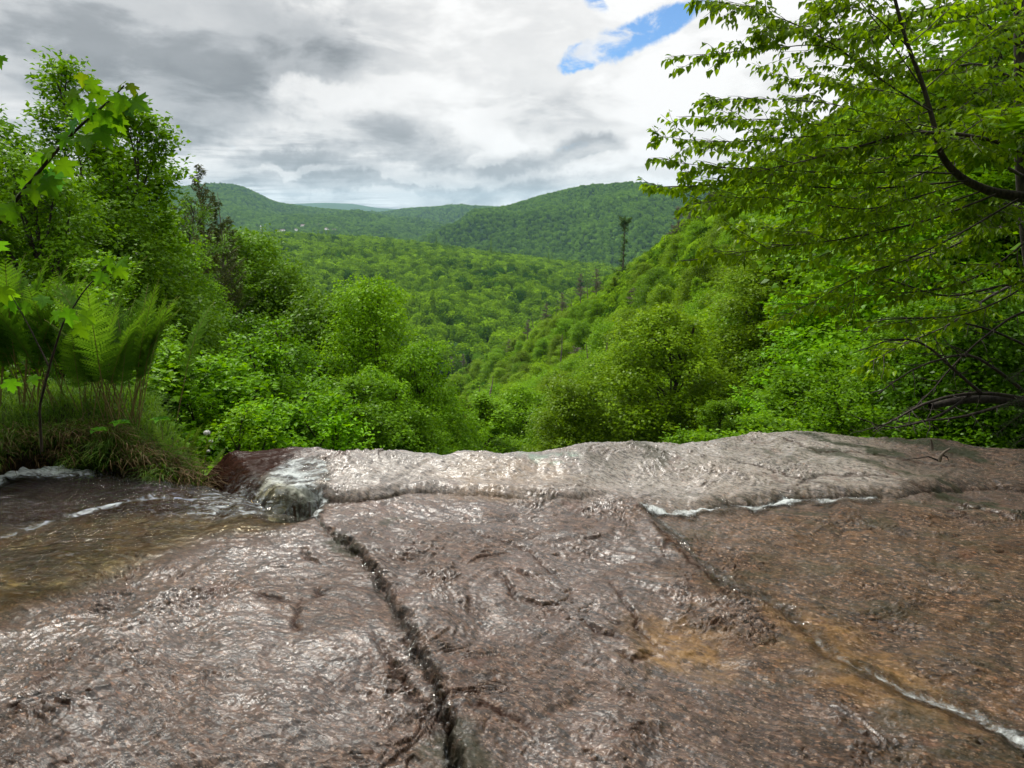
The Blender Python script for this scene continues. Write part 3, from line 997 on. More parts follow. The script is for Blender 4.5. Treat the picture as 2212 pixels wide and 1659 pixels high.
def stream_h(X, Y):
    m, sd_ = poly_in(X + 0.05 * fbm(X * 3, Y * 5, 3, 131), Y + 0.05 * fbm(X * 3 + 7, Y * 5, 3, 133), STREAM, 0.30)
    z0 = rock_h(X, Y, False)
    dm, _ = poly_in(X, Y, DEEP, 0.25)
    depth = 0.006 + 0.040 * m
    rip = 0.014 * fbm(X * 5 + Y * 3, Y * 17 - X * 4, 3, 141) + 0.003 * fbm(X * 20, Y * 40, 2, 143)
    ys = np.interp(X, SRIMX, SRIMY)
    back = sstep(Y, ys - 0.34, ys - 0.05) * sstep(X, gp(330, 1050)[0], gp(100, 1050)[0])
    z = z0 + depth + rip * (0.4 + 0.6 * m) + back * 0.020 * (1 + fbm(X * 9, Y * 14, 3, 151))
    z = np.where(Y > ys, z - 0.0, z)
    foam_sheen = 0.66 * back * sstep(Y, ys + 0.1, ys - 0.02) + 0.50 * sstep(X, gp(150, 1100)[0], gp(480, 1100)[0]) * sstep(Y, gp(300, 1160)[1], gp(300, 1110)[1])  # real foam at the back; the band towards the notch is painted sky sheen
    lead, _, _ = seg_dist(X, Y, gpl([(0, 1145), (150, 1110), (330, 1085), (560, 1085)]))
    foam_sheen = np.maximum(foam_sheen, 0.55 * np.exp(-(lead / 0.06) ** 2))  # silver streak along the flow: sky reflection painted in white
    nm, nd = poly_in(X, Y, NOTCH, 0.10)
    foam_sheen = np.maximum(foam_sheen, 0.2 * nm)
    mask = np.where((m > 0.06), 1, 0)
    return z, mask, np.clip(foam_sheen, 0, 1), sstep(m, 0.08, 0.75)


water_patch('stream_water', 'shallow stream sliding over the rock beside the grassy bank', -4.6, gp(660, 1110)[0], 1.6, 4.2, 620, 520, stream_h, M_WATER)


def chute_h(X, Y):
    nx = gpl([(565, 1100), (560, 1075), (590, 1045), (640, 1020), (690, 1018), (715, 1045), (700, 1075), (690, 1110), (650, 1122), (600, 1110)])
    m, sd_ = poly_in(X + 0.03 * fbm(X * 9, Y * 9, 3, 161), Y + 0.03 * fbm(X * 9 + 3, Y * 9, 3, 163), nx, 0.07)
    z0 = rock_h(X, Y, True)
    z = z0 + 0.003 + 0.009 * m + m * 0.009 * fbm(X * 14 + Y * 9, Y * 22 - X * 9, 4, 165)
    foam_sheen = np.clip(0.44 + 0.22 * m + 0.26 * fbm(X * 7 + Y * 4, Y * 16 - X * 6, 3, 167), 0, 1)
    for _ in range(5):
        z[1:-1, 1:-1] = (z[1:-1, :-2] + z[1:-1, 2:] + z[:-2, 1:-1] + z[2:, 1:-1] + z[1:-1, 1:-1]) / 5
    z = np.maximum(z, z0 + 0.003)
    return z, np.where(m > 0.05, 1, 0), foam_sheen * sstep(m, 0.05, 0.5), sstep(m, 0.06, 0.6)


water_patch('cascade_water', 'white cascade pouring between two rocks into the notch', gp(480, 1100)[0], gp(740, 1100)[0], gp(600, 1125)[1], gp(650, 990)[1] + .1, 300, 260, chute_h, M_WATER2)


def along(pts, wid, amp, seed, fo):
    def h(X, Y):
        q, s_, pr = seg_dist(X + 0.03 * fbm(X * 8, Y * 8, 3, seed), Y + 0.02 * fbm(X * 8 + 3, Y * 8, 2, seed + 2), pts)
        w = wid(pr)
        m = q < w * 1.6
        z0 = rock_h(X, Y, True)
        k = np.clip(1 - (q / (w * 1.6)) ** 2, 0, 1)
        z = z0 + 0.002 + amp * k * (1 + 0.5 * fbm(X * 22, Y * 22, 3, seed + 4))
        return z, m.astype(int), np.clip(fo(pr) * np.exp(-(q / (w * 0.9)) ** 2), 0, 1), sstep(q, w * 1.5, w * 0.7)
    return h


water_patch('rivulet_water', 'white rivulet running down the channel in the brown rock', gp(1400, 1110)[0], 2.6, 1.3, gp(1400, 1090)[1], 560, 560,
            along(RIV, lambda p: 0.028 + 0.050 * p + 0.014 * np.sin(p * 37) * np.sin(p * 11), 0.008, 171, lambda p: 0.46 + 0.20 * sstep(p, 0.30, 1.0)), M_WATER2)
LEDGEW = gpl([(1400, 1100), (1450, 1108), (1500, 1100), (1590, 1088), (1620, 1092), (1680, 1080), (1740, 1078), (1800, 1082), (1880, 1078)], 0.01)
water_patch('ledge_water', 'thin white water spilling along the step in the rock', LEDGEW[0][0] - .1, LEDGEW[-1][0] + .1, 2.7, 3.7, 520, 240,
            along(LEDGEW, lambda p: 0.045 + 0.02 * np.sin(p * 40) + 0.0 * p, 0.012, 181, lambda p: 0.66 + 0.12 * np.sin(p * 31) + 0.1 * np.sin(p * 13)), M_WATER2)
water_patch('crack_water', 'clear trickle running along the crack in the rock', gp(620, 1100)[0] - .1, gp(1000, 1500)[0] + .2, 1.3, gp(640, 1090)[1] + .05, 420, 620,
            along(CRACK, lambda p: 0.008 + 0.014 * p, 0.004, 191, lambda p: 0.30 + 0.28 * sstep(p, 0.7, 1.0) + 0.3 * sstep(p, 0.2, 0.05)), M_WATER2)

# ================================================================== far land
def ruled_hill(name, cols, nb=70, back=0.5, seed=0, rel=0.02, ease=1.0, drop=0.0):
    """cols: (px, crest py, crest distance, base py, base distance). Surface rises from base to crest, then falls behind it"""
    cols = sorted(cols)
    px = np.array([c[0] for c in cols], float)
    pxs = np.linspace(px[0], px[-1], 220)
    cy, cd, by, bd = [np.interp(pxs, px, [c[k] for c in cols]) for k in (1, 2, 3, 4)]
    V = []
    nbk = 14
    for i in range(len(pxs)):
        c = at(pxs[i], cy[i] + drop, cd[i])
        b = at(pxs[i], by[i], bd[i])
        t = np.linspace(0, 1, nb)
        xy = b[:2] + (c[:2] - b[:2]) * t[:, None]
        s = np.sin(t * math.pi / 2) ** ease
        z = b[2] + (c[2] - b[2]) * s
        tb = np.linspace(0, 1, nbk + 1)[1:]
        q = c[:2] * (1 + back * tb[:, None])
        zb = c[2] - (c[2] - b[2]) * tb ** 2
        V.append(np.concatenate([np.c_[xy, z], np.c_[q, zb]]))
    V = np.array(V)                                   # (220, nb+nbk, 3)
    d = float(np.mean(cd - bd))
    amp = rel * d * np.sin(np.clip(np.linspace(0, 1, nb), 0, 1) * math.pi) ** 0.8
    amp = np.concatenate([amp, np.zeros(nbk)])
    V[..., 2] += amp[None, :] * fbm(V[..., 0] / (d * .28), V[..., 1] / (d * .5), 4, seed)
    nr, nc = V.shape[:2]
    me = mesh_np(name, V.reshape(-1, 3), [grid_faces(nr, nc)[:, ::-1]], M_UNDER_FAR, True)
    o = link(name, me)
    tag(o, None, None, None, 'structure')
    return o, V[:, :nb + 9]


def scatter_on(V, spacing, rng, keep=None):
    """random points on a ruled surface, about one per spacing squared"""
    a, b, c = V[:-1, :-1], V[1:, :-1], V[:-1, 1:]
    area = np.linalg.norm(np.cross((b - a), (c - a)), axis=-1)
    lam = area / (spacing * spacing)
    n = rng.poisson(lam)
    ii, jj = np.nonzero(n)
    rep = n[ii, jj]
    ii, jj = np.repeat(ii, rep), np.repeat(jj, rep)
    u, v = rng.random(len(ii))[:, None], rng.random(len(ii))[:, None]
    P = (V[ii, jj] * (1 - u) + V[ii + 1, jj] * u) * (1 - v) + (V[ii, jj + 1] * (1 - u) + V[ii + 1, jj + 1] * u) * v
    return P


def crown_proto(rng, kind=0):
    """lumpy crown one unit wide made of leafy tufts round a core"""
    acc = Acc()
    # core
    k = 10
    th = np.linspace(0, 2 * math.pi, k, endpoint=False)
    rows = np.linspace(-0.25, 1, 6)
    sh = [(0.35, 0.02), (0.44, 0.16), (0.46, 0.34), (0.38, 0.52), (0.24, 0.66), (0.03, 0.74)]
    V = []
    ph = rng.random(3) * 6
    for r, z in sh:
        rr = r * (1 + 0.16 * np.sin(2 * th + ph[0] + z * 5) + 0.12 * np.sin(3 * th + ph[1]) + rng.normal(0, 0.06, k))
        V.append(np.c_[rr * np.cos(th), rr * np.sin(th), z + rng.normal(0, 0.03, k)])
    V = np.concatenate(V) * (0.88, 0.88, 0.92)
    F = []
    for i in range(len(sh) - 1):
        for j in range(k):
            F.append((i * k + j, i * k + (j + 1) % k, (i + 1) * k + (j + 1) % k, (i + 1) * k + j))
    acc.add(V, F, 0.15)
    # tufts
    lobes = []
    for q in range(9):
        a = rng.random() * 2 * math.pi
        r = 0.30 * math.sqrt(rng.random())
        z = 0.32 + 0.36 * rng.random() * (1 - r)
        lobes.append((r * math.cos(a), r * math.sin(a), z, 0.15 + 0.09 * rng.random()))
    n = 420
    L = np.array(lobes)[rng.integers(0, len(lobes), n)]
    d = unit(rng.normal(0, 1, (n, 3)) + (0, 0, 0.5))
    P = L[:, :3] + d * L[:, 3:4] * (0.8 + 0.3 * rng.random((n, 1)))
    dirs = unit(np.cross(d, rng.normal(0, 1, (n, 3))) + d * 0.35)
    leaves(acc, P - dirs * 0.03, dirs, d, rng.uniform(0.06, 0.12, n), 0.5, rng)
    V = np.concatenate(acc.v)
    F = np.concatenate([f for f in acc.f])
    A = np.concatenate(acc.a)
    return V, F, A


def conifer_proto(rng):
    acc = Acc()
    n = 380
    z = rng.random(n) ** 0.8
    a = rng.random(n) * 2 * math.pi
    rr = 0.26 * (1 - z) + 0.02
    P = np.c_[np.zeros(n), np.zeros(n), z * 1.5 + 0.05]
    d = np.c_[np.cos(a), np.sin(a), np.full(n, -0.25)]
    P = P + d * (rr * rng.random(n) * 0.6)[:, None]
    leaves(acc, P, d, np.tile([0, 0, 1.0], (n, 1)), rr * rng.uniform(0.5, 0.9, n) + 0.03, 0.35, rng)
    return np.concatenate(acc.v), np.concatenate(acc.f), np.concatenate(acc.a) * 0.5


PROTO_RNG = np.random.default_rng(11)
PROTOS = [crown_proto(PROTO_RNG) for _ in range(6)] + [conifer_proto(PROTO_RNG)]


def forest_tree_group():
    ng = bpy.data.node_groups.new('stand of trees', 'GeometryNodeTree')
    ng.interface.new_socket('Geometry', in_out='INPUT', socket_type='NodeSocketGeometry')
    ng.interface.new_socket('Geometry', in_out='OUTPUT', socket_type='NodeSocketGeometry')
    N, Lk = ng.nodes, ng.links
    gi, go = N.new('NodeGroupInput'), N.new('NodeGroupOutput')

    def na(name, dt='FLOAT'):
        n = N.new('GeometryNodeInputNamedAttribute')
        n.data_type = dt
        n.inputs[0].default_value = name
        return [o for o in n.outputs if o.enabled and o.name == 'Attribute'][0]

    def cmp(a, v):
        n = N.new('FunctionNodeCompare')
        n.data_type = 'FLOAT'
        n.operation = 'EQUAL'
        Lk.new(a, n.inputs[0])
        n.inputs[1].default_value = v
        n.inputs['Epsilon'].default_value = 0.1
        return n.outputs[0]
    which = na('which')
    join = N.new('GeometryNodeJoinGeometry')
    for k in range(len(PROTOS)):
        s1 = N.new('GeometryNodeSeparateGeometry')
        s1.domain = 'POINT'
        Lk.new(gi.outputs[0], s1.inputs[0])
        Lk.new(cmp(which, float(k)), s1.inputs[1])
        s2 = N.new('GeometryNodeSeparateGeometry')
        s2.domain = 'POINT'
        Lk.new(gi.outputs[0], s2.inputs[0])
        Lk.new(cmp(which, float(k + 100)), s2.inputs[1])
        iop = N.new('GeometryNodeInstanceOnPoints')
        Lk.new(s1.outputs[0], iop.inputs['Points'])
        Lk.new(s2.outputs[0], iop.inputs['Instance'])
        c = N.new('ShaderNodeCombineXYZ')
        Lk.new(na('rotz'), c.inputs[2])
        Lk.new(c.outputs[0], iop.inputs['Rotation'])
        sc = N.new('ShaderNodeCombineXYZ')
        Lk.new(na('sclx'), sc.inputs[0])
        Lk.new(na('sclx'), sc.inputs[1])
        Lk.new(na('sclz'), sc.inputs[2])
        Lk.new(sc.outputs[0], iop.inputs['Scale'])
        Lk.new(iop.outputs[0], join.inputs[0])
    Lk.new(join.outputs[0], go.inputs[0])
    return ng


NG_FOREST = forest_tree_group()


def stand(name, label, P, width, mat, rng, conifers=0.04, sink=0.12, patch=None):
    """a far wood that reads as one mass: one object, its crowns set out by geometry nodes"""
    n = len(P)
    w = width * rng.uniform(0.65, 1.35, n)
    h = w * rng.uniform(0.85, 1.25, n)
    which = rng.integers(0, 6, n).astype(float)
    con = rng.random(n) < (conifers if patch is None else patch)
    which[con] = 6
    h[con] *= 1.2
    rot = rng.random(n) * 6.283
    P = P.copy()
    P[:, 2] -= sink * h
    V, A, Wh, F, off = [P], [np.zeros(n)], [which], [], n
    for k, (pv, pf, pa) in enumerate(PROTOS):
        V.append(pv)
        A.append(pa)
        Wh.append(np.full(len(pv), 100.0 + k))
        F.append(pf + off)
        off += len(pv)
    z = np.zeros(off - n)
    me = mesh_np(name, np.concatenate(V), [np.concatenate(F)], mat, False,
                 {'tint': np.concatenate(A), 'which': np.concatenate(Wh), 'rotz': np.r_[rot, z], 'sclx': np.r_[w, z], 'sclz': np.r_[h, z]})
    o = link(name, me)
    md = o.modifiers.new('trees', 'NODES')
    md.node_group = NG_FOREST
    tag(o, label, 'undergrowth' if 'undergrowth' in name else 'forest', None, 'stuff')
    return o


rng = np.random.default_rng(5)
# the ground sheet to the horizon
gx = np.array([-60000, -8000, -3000, 0, 3000, 8000, 60000.0])
gy = np.array([-300, 300, 2000, 5000, 12000, 60000.0])
GX, GY = np.meshgrid(gx, gy)
GZ = np.full(GX.shape, -205.0)
ground = link('ground', mesh_np('ground', np.stack([GX, GY, GZ], -1).reshape(-1, 3), [grid_faces(6, 7)], M_UNDER_FAR, False))
tag(ground, None, None, None, 'structure')

far_o, _ = ruled_hill('distant_hill', [(300, 447, 11000, 470, 8500), (560, 447, 11000, 470, 8500), (640, 442, 11000, 470, 8500), (700, 440, 11000, 470, 8500), (760, 442, 11000, 470, 8500),
                                       (815, 451, 11000, 470, 8500), (900, 456, 11000, 470, 8500), (1300, 456, 11000, 470, 8500)], seed=201, rel=0.004, drop=-2)
mid_o, VM = ruled_hill('middle_hill', [(500, 470, 5200, 500, 4300), (760, 466, 5200, 500, 4300), (815, 460, 5200, 505, 4300), (880, 450, 5200, 510, 4200), (960, 445, 5200, 515, 4000), (1040, 445, 5200, 520, 4000),
                                       (1090, 448, 5200, 520, 4000), (1200, 455, 5200, 520, 4000), (1500, 460, 5200, 520, 4000)], seed=211, rel=0.035, drop=4)
left_o, VL = ruled_hill('left_hill', [(-900, 380, 4200, 520, 2500), (0, 390, 4200, 520, 2500), (250, 400, 4200, 520, 2500), (340, 401, 4200, 520, 2500), (430, 404, 4200, 520, 2500), (500, 404, 4200, 520, 2500), (530, 410, 4200, 518, 2500),
                                      (560, 423, 4200, 516, 2500), (600, 438, 4200, 516, 2500), (640, 443, 4200, 516, 2500), (720, 453, 4200, 518, 2500), (800, 461, 4200, 522, 2500),
                                      (850, 466, 4100, 528, 2500), (930, 478, 4000, 535, 2500), (1010, 500, 3800, 545, 2500), (1150, 540, 3400, 560, 2500)], seed=221, rel=0.03, drop=5)
right_o, VR = ruled_hill('right_hill', [(800, 545, 2500, 560, 2000), (880, 531, 2550, 556, 2000), (920, 516, 2600, 556, 2000), (960, 500, 2700, 560, 1950), (1000, 483, 2750, 565, 1900), (1050, 465, 2800, 570, 1900),
                                        (1090, 451, 2800, 575, 1850), (1130, 438, 2800, 580, 1800), (1180, 423, 2800, 585, 1800), (1230, 411, 2800, 592, 1750), (1280, 406, 2800, 600, 1700),
                                        (1330, 406, 2800, 605, 1700), (1380, 411, 2800, 610, 1650), (1430, 415, 2800, 612, 1650), (1500, 413, 2800, 615, 1650), (1700, 400, 2800, 620, 1650), (2400, 380, 2800, 640, 1650)], seed=231, rel=0.045, drop=2)
val_o, VV = ruled_hill('valley_shoulder', [(100, 512, 1500, 860, 430), (480, 514, 1500, 850, 430), (540, 512, 1500, 845, 430), (600, 516, 1480, 840, 430), (700, 520, 1450, 835, 440), (780, 523, 1420, 830, 450), (850, 530, 1380, 822, 460),
                                           (920, 540, 1330, 805, 470), (1000, 552, 1270, 800, 480), (1100, 568, 1200, 800, 480), (1180, 582, 1150, 790, 480), (1260, 596, 1100, 780, 480), (1400, 620, 1000, 760, 480), (1700, 660, 900, 760, 480)],
                           seed=241, rel=0.035, back=0.25, ease=0.9)
# the wooded strip at the foot of the right hill
strip_o, VS = ruled_hill('valley_floor', [(850, 575, 1950, 600, 1650), (1040, 562, 1950, 600, 1600), (1150, 566, 1900, 610, 1500), (1260, 574, 1850, 620, 1450), (1400, 584, 1800, 640, 1400), (1700, 600, 1750, 660, 1400)], seed=251, rel=0.01)

stand('distant_forest', 'blue green wooded crest of the farthest middle hill', scatter_on(VM, 15, rng), 20, M_CANOPY_FAR, rng, 0.0)
pl = scatter_on(VL, 13, rng)
pl = pl[(pl[:, 0] / pl[:, 1] < 0.15) & (pl[:, 0] / pl[:, 1] > -0.72)]
stand('left_ridge_forest', 'unbroken green forest covering the long left ridge', pl, 18, M_CANOPY_FAR, rng, 0.0)
stand('right_hill_forest', 'dense rounded treetops covering the big right hill', (lambda q: q[q[:, 0] / q[:, 1] < 0.62])(scatter_on(VR, 10.0, rng)), 14.5, M_CANOPY_FAR, rng, 0.0)
stand('valley_floor_forest', 'dark wooded strip at the foot of the right hill', scatter_on(VS, 10, rng), 14, M_CANOPY_FAR, rng, 0.05)
pv = scatter_on(VV, 8.6, rng)
pv = pv[(pv[:, 0] / pv[:, 1] < 0.45) & (pv[:, 0] / pv[:, 1] > -0.60)]
dens_c = np.clip(fbm(pv[:, 0] / 90, pv[:, 1] / 90, 3, 261) * 0.5 - 0.08, 0, 0.5) + 0.25 * sstep(pv[:, 1], 650, 520)
stand('valley_forest', 'bright spring green treetops filling the valley below', pv, 14.5, M_CANOPY, rng, 0.05, 0.12, dens_c * 0.12)

# river glimpse
rv = at(955, 803, 452)
rw = link('river_water', mesh_np('river_water', [(rv[0] - 30, rv[1] - 14, rv[2]), (rv[0] + 40, rv[1] - 14, rv[2]), (rv[0] + 40, rv[1] + 14, rv[2]), (rv[0] - 30, rv[1] + 14, rv[2])], [[(0, 1, 2, 3)]], M_WATER, False, {'foam_sheen': np.full(4, 0.35)}))
tag(rw, None, None, None, 'structure')


# ------------------------------------------------------------------ gorge walls
def rbf(ctrl):
    C = np.array(ctrl, float)
    s = 0.01
    P = C[:, :2]
    d = np.sqrt(((P[:, None] - P[None]) ** 2).sum(-1) + 4.0)
    n = len(C)
    A = np.zeros((n + 3, n + 3))
    A[:n, :n] = d + np.eye(n) * 0.3
    A[:n, n] = 1
    A[:n, n + 1:] = P
    A[n, :n] = 1
    A[n + 1:, :n] = P.T
    w = np.linalg.solve(A, np.r_[C[:, 2], 0, 0, 0])

    def f(X, Y):
        X, Y = np.asarray(X, float), np.asarray(Y, float)
        q = np.stack([X.ravel(), Y.ravel()], -1)
        r = np.sqrt(((q[:, None] - P[None]) ** 2).sum(-1) + 4.0)
        return (r @ w[:n] + w[n] + q @ w[n + 1:]).reshape(X.shape)
    return f


def clip_under(f, pxs, pys):
    def g(X, Y):
        Z = f(X, Y)
        X, Y = np.asarray(X, float), np.asarray(Y, float)
        # lowest picture row the ground may reach up to, by bearing
        b = 1106 + FPX * X / (Y * CP + 3.0)
        pm = np.interp(b, pxs, pys)
        pm = pm + (1075 - pm) * sstep(Y, 26.0, 12.0)
        v = (829.5 - pm) / FPX
        lim = CAMZ + Y * (-SP + v * CP) / (CP + v * SP)
        return np.minimum(Z, lim)
    return g


RS = [(940, 835, 420), (990, 830, 380), (1060, 790, 350), (1160, 740, 310), (1260, 665, 270), (1350, 620, 225), (1440, 540, 185), (1530, 470, 155), (1640, 420, 130), (1800, 360, 105), (2212, 330, 75), (2800, 330, 65),
      (980, 940, 200), (1000, 1010, 90), (1080, 900, 170), (1200, 820, 160), (1320, 780, 140), (1450, 700, 120), (1600, 600, 100),
      (1060, 1060, 60), (1200, 1050, 50), (1300, 960, 75), (1450, 880, 70), (1600, 800, 60), (1750, 740, 50), (1900, 700, 40),
      (1300, 1090, 28), (1500, 1060, 26), (1700, 1010, 22), (1900, 980, 18), (2100, 950, 14), (2300, 930, 11),
      (2500, 950, 6), (2800, 930, 9), (3300, 900, 12), (2200, 1015, 6.3), (2000, 1010, 7.5), (1700, 1040, 9), (3000, 1000, 5)]
RCTRL = [at(*c) for c in RS]
rs_f0 = rbf(RCTRL)
rs_f1 = lambda X, Y: np.minimum(rs_f0(X, Y), CAMZ + 0.55 * np.asarray(X, float) - 2)
rs_f = clip_under(rs_f1, [0, 3000], [0, 0])
xs = np.concatenate([np.linspace(-30, 60, 70), np.linspace(62, 260, 50)])
ysl = np.concatenate([np.linspace(5.6, 60, 50), np.linspace(62, 440, 90)])
Xg, Yg = np.meshgrid(xs, ysl)
Zg = rs_f(Xg, Yg)
keep = (Xg[:-1, :-1] > -0.09 * Yg[:-1, :-1] - 1)
rslope = link('right_slope', mesh_np('right_slope', np.stack([Xg, Yg, Zg], -1).reshape(-1, 3), [grid_faces(len(ysl), len(xs), keep)], M_UNDER, True))
tag(rslope, None, None, None, 'structure')

LS = [(930, 850, 420), (850, 900, 300), (700, 900, 220), (500, 800, 200), (300, 700, 200), (0, 620, 200), (-600, 560, 200), (960, 1010, 90), (900, 1060, 45), (800, 1080, 32), (650, 1060, 26), (500, 960, 34), (350, 860, 34), (100, 760, 34), (-300, 700, 34),
      (700, 1130, 16), (600, 1130, 13), (480, 1110, 11), (380, 1040, 11), (200, 960, 11), (0, 920, 11), (-400, 880, 11), (-900, 860, 11), (300, 900, 20), (0, 840, 20), (470, 1120, 6.5), (250, 985, 6.0), (0, 960, 6.0), (-500, 950, 6.0)]
LCTRL = [at(*c) for c in LS]
ls_f = clip_under(rbf(LCTRL), [-1500, 0, 300, 500, 700, 900, 960, 2000], [750, 760, 820, 860, 920, 980, 1000, 1000])
xs = np.concatenate([np.linspace(-260, -62, 50), np.linspace(-60, 4, 60)])
Xg, Yg = np.meshgrid(xs, ysl)
Zg = ls_f(Xg, Yg)
keep = (Xg[:-1, :-1] < -0.09 * Yg[:-1, :-1] + 1)
lslope = link('left_slope', mesh_np('left_slope', np.stack([Xg, Yg, Zg], -1).reshape(-1, 3), [grid_faces(len(ysl), len(xs), keep)], M_UNDER, True))
tag(lslope, None, None, None, 'structure')

for nm, lb, f_, x0, x1 in [('right_undergrowth', 'low leafy undergrowth covering the right slope between its trees', rs_f, -0.06, 0.75), ('left_undergrowth', 'low leafy undergrowth covering the left slope between its trees', ls_f, -0.8, -0.03)]:
    n = 7000
    Yq = 42 * (430 / 42.0) ** rng.random(n)
    Xq = rng.uniform(x0, x1, n) * Yq
    Pq = np.stack([Xq, Yq, f_(Xq, Yq)], -1)
    stand(nm, lb, Pq, 4.6, M_CANOPY, rng, 0.0, 0.2)

# ------------------------------------------------------------------ the town
M_WHITE, t, out = material('white paint')
p = t.new('ShaderNodeBsdfPrincipled')
geo = t.new('ShaderNodeNewGeometry')
t.put(p.inputs['Base Color'], t.mix(t.noise(geo.outputs['Position'], 0.4), (0.70, 0.70, 0.68), (0.82, 0.82, 0.80)))
p.inputs['Roughness'].default_value = 0.6
t.l.new(p.outputs[0], out.inputs[0])
M_ROOF = ground_material('roof shingle', (0.10, 0.085, 0.08), (0.20, 0.16, 0.15), 0.5)
M_BRICK = ground_material('house brick', (0.28, 0.13, 0.09), (0.36, 0.20, 0.15), 0.5)
M_GLASS = ground_material('dark window', (0.03, 0.035, 0.04), (0.05, 0.055, 0.06), 0.5)


def box(acc, c, s):
    x, y, z = c
    a, b, h = s[0] / 2, s[1] / 2, s[2]
    v = [(x - a, y - b, z), (x + a, y - b, z), (x + a, y + b, z), (x - a, y + b, z), (x - a, y - b, z + h), (x + a, y - b, z + h), (x + a, y + b, z + h), (x - a, y + b, z + h)]
    acc.add(v, [(0, 3, 2, 1), (4, 5, 6, 7), (0, 1, 5, 4), (1, 2, 6, 5), (2, 3, 7, 6), (3, 0, 4, 7)])


houses = [(604, 503, 2560, 14, 'white house', 0), (612, 501, 2600, 12, 'white house', 0), (655, 492, 2700, 16, 'white house', 0), (667, 490, 2760, 14, 'brick house', 1), (690, 489, 2760, 12, 'pale house', 0),
          (706, 498, 2650, 13, 'white house', 0), (640, 499, 2620, 11, 'pale house', 0), (722, 500, 2650, 12, 'brick house', 1), (628, 486, 2800, 12, 'white house', 0)]
hl = ['white gabled house lowest beside the town trees', 'small white house just uphill of the lowest one', 'large white house in the middle of the far town', 'brick house next to the large white house in the far town',
      'pale house at the upper right of the far town', 'white house below the pale one in the far town', 'small pale house between the white ones in the far town', 'brick house at the right end of the far town', 'white house topmost of the far town']
for (px, py, Y, s, nm, br), lb in zip(houses, hl):
    c = at(px, py, Y)
    h = empty('house', c, lb, 'house', 'houses of the far town')
    a = Acc()
    hh = s * 0.55
    box(a, (0, 0, -12), (s, s * .7, hh + 12))
    wl = link('wall', a.mesh('house_wall', M_BRICK if br else M_WHITE), h)
    a = Acc()
    e = 0.6
    v = [(-s / 2 - e, -s * .35 - e, hh), (s / 2 + e, -s * .35 - e, hh), (s / 2 + e, s * .35 + e, hh), (-s / 2 - e, s * .35 + e, hh), (-s / 2 - e, 0, hh + s * .3), (s / 2 + e, 0, hh + s * .3)]
    a.add(v, [(0, 1, 5, 4), (2, 3, 4, 5)])
    a.f.append(np.array([(0, 4, 3), (1, 2, 5)]))
    link('roof', a.mesh('house_roof', M_ROOF), h)
    for k in (-.28, .28):
        a = Acc()
        box(a, (k * s, -s * .35 - .03, hh * .45), (s * .12, .1, s * .16))
        link('window', a.mesh('house_window', M_GLASS), h)
    h.rotation_euler.z = (px * 7 % 10 - 5) * 0.1
c = at(565, 506, 2520)
tw = empty('water_tower', c, 'tall slim white tower standing above the valley trees', 'tower')
a = Acc()
a.tube([(0, 0, -20), (0, 0, 24)], [2.0, 1.6], 12)
link('column', a.mesh('tower_column', M_WHITE), tw)
a = Acc()
a.tube([(0, 0, 24), (0, 0, 25.5), (0, 0, 29.5), (0, 0, 31.5)], [1.7, 2.7, 2.7, 0.3], 14)
link('tank', a.mesh('tower_tank', M_WHITE), tw)

# ================================================================== trees
def curve(p0, d0, L, n, rng, up=0.0, wig=0.10):
    pts = [np.array(p0, float)]
    d = np.array(d0, float)
    d /= np.linalg.norm(d)
    for i in range(n):
        d = d + rng.normal(0, wig, 3) + np.array([0, 0, up])
        d /= np.linalg.norm(d)
        pts.append(pts[-1] + d * L / n)
    return np.array(pts)


